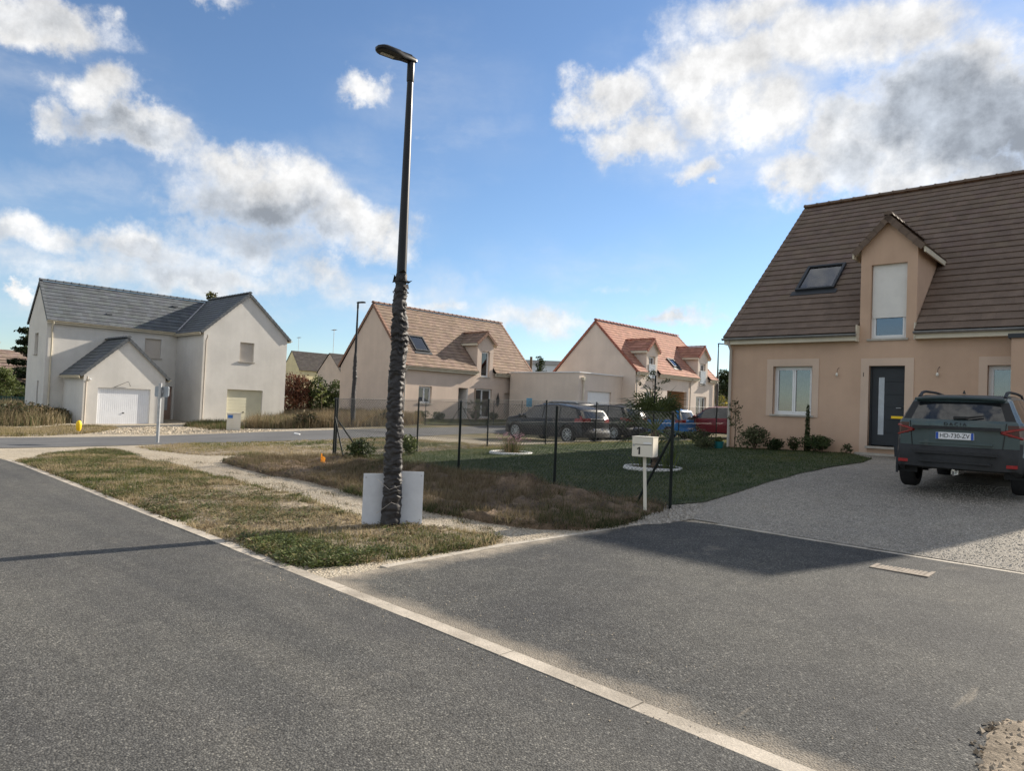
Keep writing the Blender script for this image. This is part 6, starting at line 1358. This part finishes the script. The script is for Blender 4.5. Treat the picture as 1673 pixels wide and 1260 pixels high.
base = dict(L=4.5, W=1.85, H=1.62, belt=.63, rake=.42, r=.345, spokes=10, tail=(.10, .56, .68, .52), plate_z=.36, bump_top=.36)
def place(px, py, s, rz, label, off=(0, 0), **k):
    "rear left wheel contact at pixel"
    x, y = G(px, py); c, n = math.cos(rz), math.sin(rz); lx, ly_ = s.get('xr', .17)*s['L'], s['W']/2-.1
    ox = x-(c*lx-n*ly_)+off[0]; oy = y-(n*lx+c*ly_)+off[1]; cx, cy = ox+c*s['L']*.5, oy+n*s['L']*.5
    zz = zt(cx, cy); print('car', label[:20], round(ox, 2), round(oy, 2), round(zz, 2)); return car((ox, oy, zz), rz, s, label, GP, **k)
HEAD = math.pi+.0
place(928, 722, dict(base, paint=navy, top=[(0, .87), (.12, .95), (.35, 1.), (.5, .99), (.60, .94), (.745, .67), (.93, .6), (1., .47)], H=1.52, L=4.55), HEAD-.06, 'navy estate car with red tail lamps nearest the juniper behind the fence')
place(1004, 719, dict(base, paint=blackc, H=1.66, L=4.45), HEAD-.06, 'black sport utility car parked between the navy and the blue car')
place(1094, 718, dict(base, paint=bluec, H=1.5, L=3.9, W=1.72, r=.31, rake=.3), HEAD, 'bright blue small car parked behind the palm')
place(1212, 718, dict(base, paint=redc, H=1.55, L=4.3), HEAD, 'dark red car half hidden by the house corner')
car((-21.5, 29.2, zt(-22.5, 29.2)), HEAD, dict(base, paint=greyd, rails=True, H=1.72, L=4.5, railm=galv), 'dark grey car with roof rails parked before the flat roofed garage', GP)
car((-20.5, 34.0, zt(-22, 34)), HEAD, dict(base, paint=maroon, H=1.5, L=4.3, top=[(0, .8), (.14, .9), (.35, 1.), (.5, .99), (.60, .93), (.745, .67), (.93, .6), (1., .47)]), 'plum coloured car parked before the white garage door', GP)
# ------------------------------------------------------------------ background
def far_house(x, y, z, rz, W_, D, ze, zr, wm, tm, label, chim=None, wins=()):
    e = empty('house', (x, y, z), rz, label, 'house'); mb = MB(); zb = -3.
    for O, U, N, L, gab in (((0, 0, 0), (1, 0, 0), (0, -1, 0), W_, 0), ((0, D, 0), (0, -1, 0), (-1, 0, 0), D, 1), ((W_, 0, 0), (0, 1, 0), (1, 0, 0), D, 1), ((W_, D, 0), (-1, 0, 0), (0, 1, 0), W_, 0)):
        panel(mb, O, U, N, L, zb, [(0, ze), (D/2, zr-.1), (D, ze)] if gab else [(0, ze), (L, ze)], [])
    mb.build('wall', wm, e); sl = (zr-ze)/(D/2); un = math.hypot(1, sl); ex = .4
    for sg in (1, -1):
        O = Vector((-.1, -.3 if sg > 0 else D+.3, ze-.3*sl)); roof_plane(e, O, (1, 0, 0), (0, sg/un, sl/un), W_+.2, (D/2+.3)*un, .4, .36, tm, name='roof', thick=.04)
        r = MB(); S = Vector((0, sg/un, sl/un))*((D/2+.3)*un); U = Vector((W_+.2, 0, 0)); r.face([O, O+U, O+U+S, O+S]); r.build('roof_deck', tile_dark, e, fix=False)
    if chim: c = MB(); c.box(chim-.3, chim+.3, D/2-.3, D/2+.3, zr-.6, zr+.7); c.box(chim-.36, chim+.36, D/2-.36, D/2+.36, zr+.7, zr+.8); c.build('chimney', wm, e)
    for (a, b, z0, z1) in wins: m = MB(); m.box(a, b, -.06, .02, z0, z1); w = m.build('window', pvc, e); MB().box(a+.08, b-.08, -.075, -.062, z0+.08, z1-.08).build('pane', carglass, w)
    return e
def antenna(x, y, z, h, label):
    e = empty('antenna', (x, y, z), 0, label, 'antenna'); MB().tube([(0, 0, -1.), (0, 0, h)], .04, 6).build('mast', galv, e); b = MB(); b.tube([(-.9, .2, h-.1), (.9, -.2, h-.1)], .03, 5)
    for k in range(-4, 5): b.tube([(.2*k, -.045*k-.3, h-.1), (.2*k, -.045*k+.3, h-.1)], .02, 4)
    b.build('rake', galv, e)
p = at(477, 573, 150); q = at(487, 603, 150); far_house(p[0]+3.1, p[1], 0, math.pi/2, 10, 6.2, q[2], p[2], wall_yellow, tile_dark, 'yellow rendered house with steep gable beyond the hedge', None); antenna(p[0]-1, p[1]+2, p[2], 3., 'television aerial on the yellow gabled house')
p = at(539, 577, 120); q = at(527, 607, 120); far_house(p[0]+3.4, p[1], 0, math.pi/2, 14, 6.8, q[2], p[2], wall_beige, tile_dark, 'house with a dark tiled roof beyond the green hedge', 10.); antenna(p[0], p[1]+.6, p[2], 4., 'television aerial on the dark roofed house')
p = at(485, 604, 175); q = at(540, 604, 175); far_house(p[0]+2, p[1], 0, math.pi/2, 20, 7, p[2]-1.2, p[2]+.3, wall_beige, tile_dark, 'long low house roof far behind the hedge')
p = at(-60, 566, 95); far_house(p[0]+3, p[1], 0, math.pi/2, 13, 8, p[2]-3.2, p[2], wall_beige, tile_old, 'house with weathered brown roof behind the cedar', 3.)
p = at(-20, 590, 75); far_house(p[0]+2.4, p[1]-3, 0, math.pi/2, 6, 5, p[2]-1.8, p[2]+.6, wall_sand, tile_old, 'low annex with brown roof beside the light green tree')
def shed():
    a = at(855, 588, 150); b = at(925, 590, 150); x, y = a[0], a[1]; e = empty('warehouse', (x, y, 0), math.atan2(b[1]-y, b[0]-x), 'white clad warehouse with grey roof edge behind the garage', 'warehouse'); w = math.hypot(b[0]-x, b[1]-y); m = MB(); m.box(0, w, 0, 20, -2, a[2]-.9); m.build('wall', white_far, e)
    m = MB(); m.box(-.3, w+.3, -.3, 20.3, a[2]-.9, a[2]); m.build('roof_band', zinc, e)
    for k in range(8): MB().box(k*w/8+.02, k*w/8+.1, -.06, -.002, -2, a[2]-.9).build('cladding_rib', white_far, e)
shed()
p = at(868, 583, 60); o = MB().tube([(p[0], p[1], 0), (p[0], p[1], p[2])], .11, 8).build('utility_pole', barkm); tag(o, 'dark wooden utility pole behind the flat roofed garage', 'utility pole')
p1_ = at(868, 585, 60)
def hedge(name, pts, h, w, n, cols, label, size=.12):
    e = empty(name, (pts[0][0], pts[0][1], 0), 0, label, 'hedge'); bl = []
    for (x0, y0), (x1, y1) in zip(pts[:-1], pts[1:]):
        L = math.hypot(x1-x0, y1-y0); k = max(2, int(L/.9))
        for i in range(k):
            t = (i+.5)/k; x = x0+(x1-x0)*t; y = y0+(y1-y0)*t; z = zt(x, y); hh = h*random.uniform(.85, 1.1)
            bl += [(x-pts[0][0], y-pts[0][1], z+hh*.3, w, w, hh*.36), (x-pts[0][0]+random.uniform(-.2, .2), y-pts[0][1], z+hh*.66, w*.85, w*.85, hh*.36)]
    foliage('foliage', bl, n, size, cols, e, gap=.12, seed=random.random()*4); s = MB()
    for i in range(0, len(bl), 3): s.tube([(bl[i][0], bl[i][1], zt(bl[i][0]+pts[0][0], bl[i][1]+pts[0][1])-.1), (bl[i][0], bl[i][1], bl[i][2]+.6)], [.06, .02], 5)
    s.build('stem', barkm, e)
a = at(462, 655, 57); b = at(505, 655, 57); c = at(560, 655, 57)
RB = [np.array([.05, .022, .016]), np.array([.12, .05, .032]), np.array([.19, .085, .05]), np.array([.10, .07, .03])]
hedge('hedge', [a[:2], b[:2]], 2.9, .9, 5200, RB, 'red brown photinia hedge beside the grey roofed wing', .09); hedge('hedge', [b[:2], c[:2]], 2.8, .9, 5200, [DGRN*.6, DGRN, GRN*.9, GRN*1.2], 'dense green hedge next to the beige gable', .09)
tx, ty, _ = at(525, 662, 50); sapling(tx, ty, 2.3, 'staked young tree with yellow green crown in front of the hedge', 160, .09, [np.array([.16, .18, .05]), np.array([.10, .13, .03])], .5)
def tree(x, y, h, w, label, cols, n, size, layered=False, name='tree', trunk=.25):
    z = zt(x, y); e = empty(name, (x, y, z), 0, label, 'tree'); t = MB(); t.tube([(0, 0, -.2), (.1, .05, h*.4), (0, 0, h*.9)], [h*.03, h*.022, h*.005], 8); bl = []
    for i in range(16):
        a = i*2.4; zz = h*(trunk+(.95-trunk)*(i/15)**.9); L = w*(1-.75*(i/15))*random.uniform(.6, 1.); tip = (math.cos(a)*L, math.sin(a)*L, zz+L*(.08 if layered else .3)); t.tube([(0, 0, zz-h*.05), (tip[0]*.5, tip[1]*.5, zz+L*.05), tip], [h*.008, h*.005, .01], 5)
        for k in (.45, .75, 1.): bl.append((tip[0]*k, tip[1]*k, zz+(tip[2]-zz)*k, w*.24, w*.24, w*(.09 if layered else .2)))
    t.build('trunk', barkm, e); foliage('crown', bl, n, size, cols, e, gap=.15, seed=random.random()*7); return e
x, y, _ = at(47, 655, 72); tree(x, y, 6.6, 2.8, 'dark layered cedar beside the grey roofed house', [DGRN*.35, DGRN*.6, DGRN*.9], 7000, .13, True, 'cedar_tree', .12)
x, y, _ = at(5, 655, 66); tree(x, y, 2.9, 1.5, 'light green round tree left of the cedar', [GRN*.8, GRN*1.2, np.array([.16, .19, .06])], 2500, .09)
a = at(-120, 655, 68); b = at(46, 655, 68); hedge('hedge', [a[:2], b[:2]], 1.6, .6, 6000, [DGRN*.7, DGRN*1.1, GRN], 'trimmed green hedge under the cedar', .09)
a = at(-120, 660, 62); b = at(50, 660, 62); e = empty('netting_fence', (a[0], a[1], zt(a[0], a[1])), math.atan2(b[1]-a[1], b[0]-a[0]), 'dark green windbreak netting fence beside the grey roofed house', 'fence'); L = math.hypot(b[0]-a[0], b[1]-a[1]); MB().box(0, L, -.01, .01, -.5, 1.1).build('netting', mat('green_netting', (.015, .06, .055), .8, .2, 6.), e)
for k in range(6): m = MB(); m.tube([(L*k/5, .03, -.5), (L*k/5, .03, 1.2)], .03, 6); m.build('post', greenpost, e)
x, y, _ = at(345, 488, 90); 
x, y, _ = at(341, 650, 75); tree(x, y, 11.2, 2.2, 'tree crown just showing over the slate grey ridge', [BRN, GRN*.8, YEL*.7], 2500, .16)
x, y, _ = at(1184, 690, 75); tree(x, y, 4.2, 2.6, 'dark bushy tree in the gap beside the house corner', [DGRN*.5, DGRN*.8, GRN*.7], 3500, .13, trunk=.1)
x, y, _ = at(1180, 680, 66); shrub('shrub', 0, 0, 1.6, 2.2, 'yellow flowering shrub by the distant street lamp', cols=[YEL*1.3, GRN, np.array([.4, .3, .03])], n=700, size=.1, at_xy=(x, y))
p = at(1150, 627, 130); far_house(p[0], p[1], 0, math.radians(10), 14, 8, p[2]-1.5, p[2]+.2, wall_beige, tile_dark, 'distant house roof in the gap behind the tree')
x, y, _ = at(882, 620, 75); tree(x, y, 5.6, 1.3, 'small dark tree behind the flat garage roof', [DGRN*.5, DGRN], 900, .12)
for k, (bx_, by_, w, h, lab) in enumerate(((70, 692, 1.6, 1.1, 'dark bramble clump at the grey roofed house corner'), (25, 694, 2., 1.2, 'wide bramble clump in the tall brown weeds'), (95, 690, 1.1, .8, 'small bramble beside the garage side wall'), (500, 699, 1.3, .8, 'brown thistle clump below the red brown hedge'), (640, 695, 1.2, .8, 'thistle clump behind the wrapped lamp across the street'))):
    shrub('bramble', bx_, by_, w, h, lab, cols=[BRN*.6, DGRN*.9, BRN*1.1, DRY*.6], n=900, size=.07)
# scattered litter on the cross street
x, y = G(485, 711); e = MB(); e.box(-.12, .12, -.03, .05, 0, .05); o = e.build('litter', pvc); o.location = (x, y, zt(x, y)+.012); o.rotation_euler = (.2, .1, .6); tag(o, 'scrap of white litter on the cross street', 'litter')
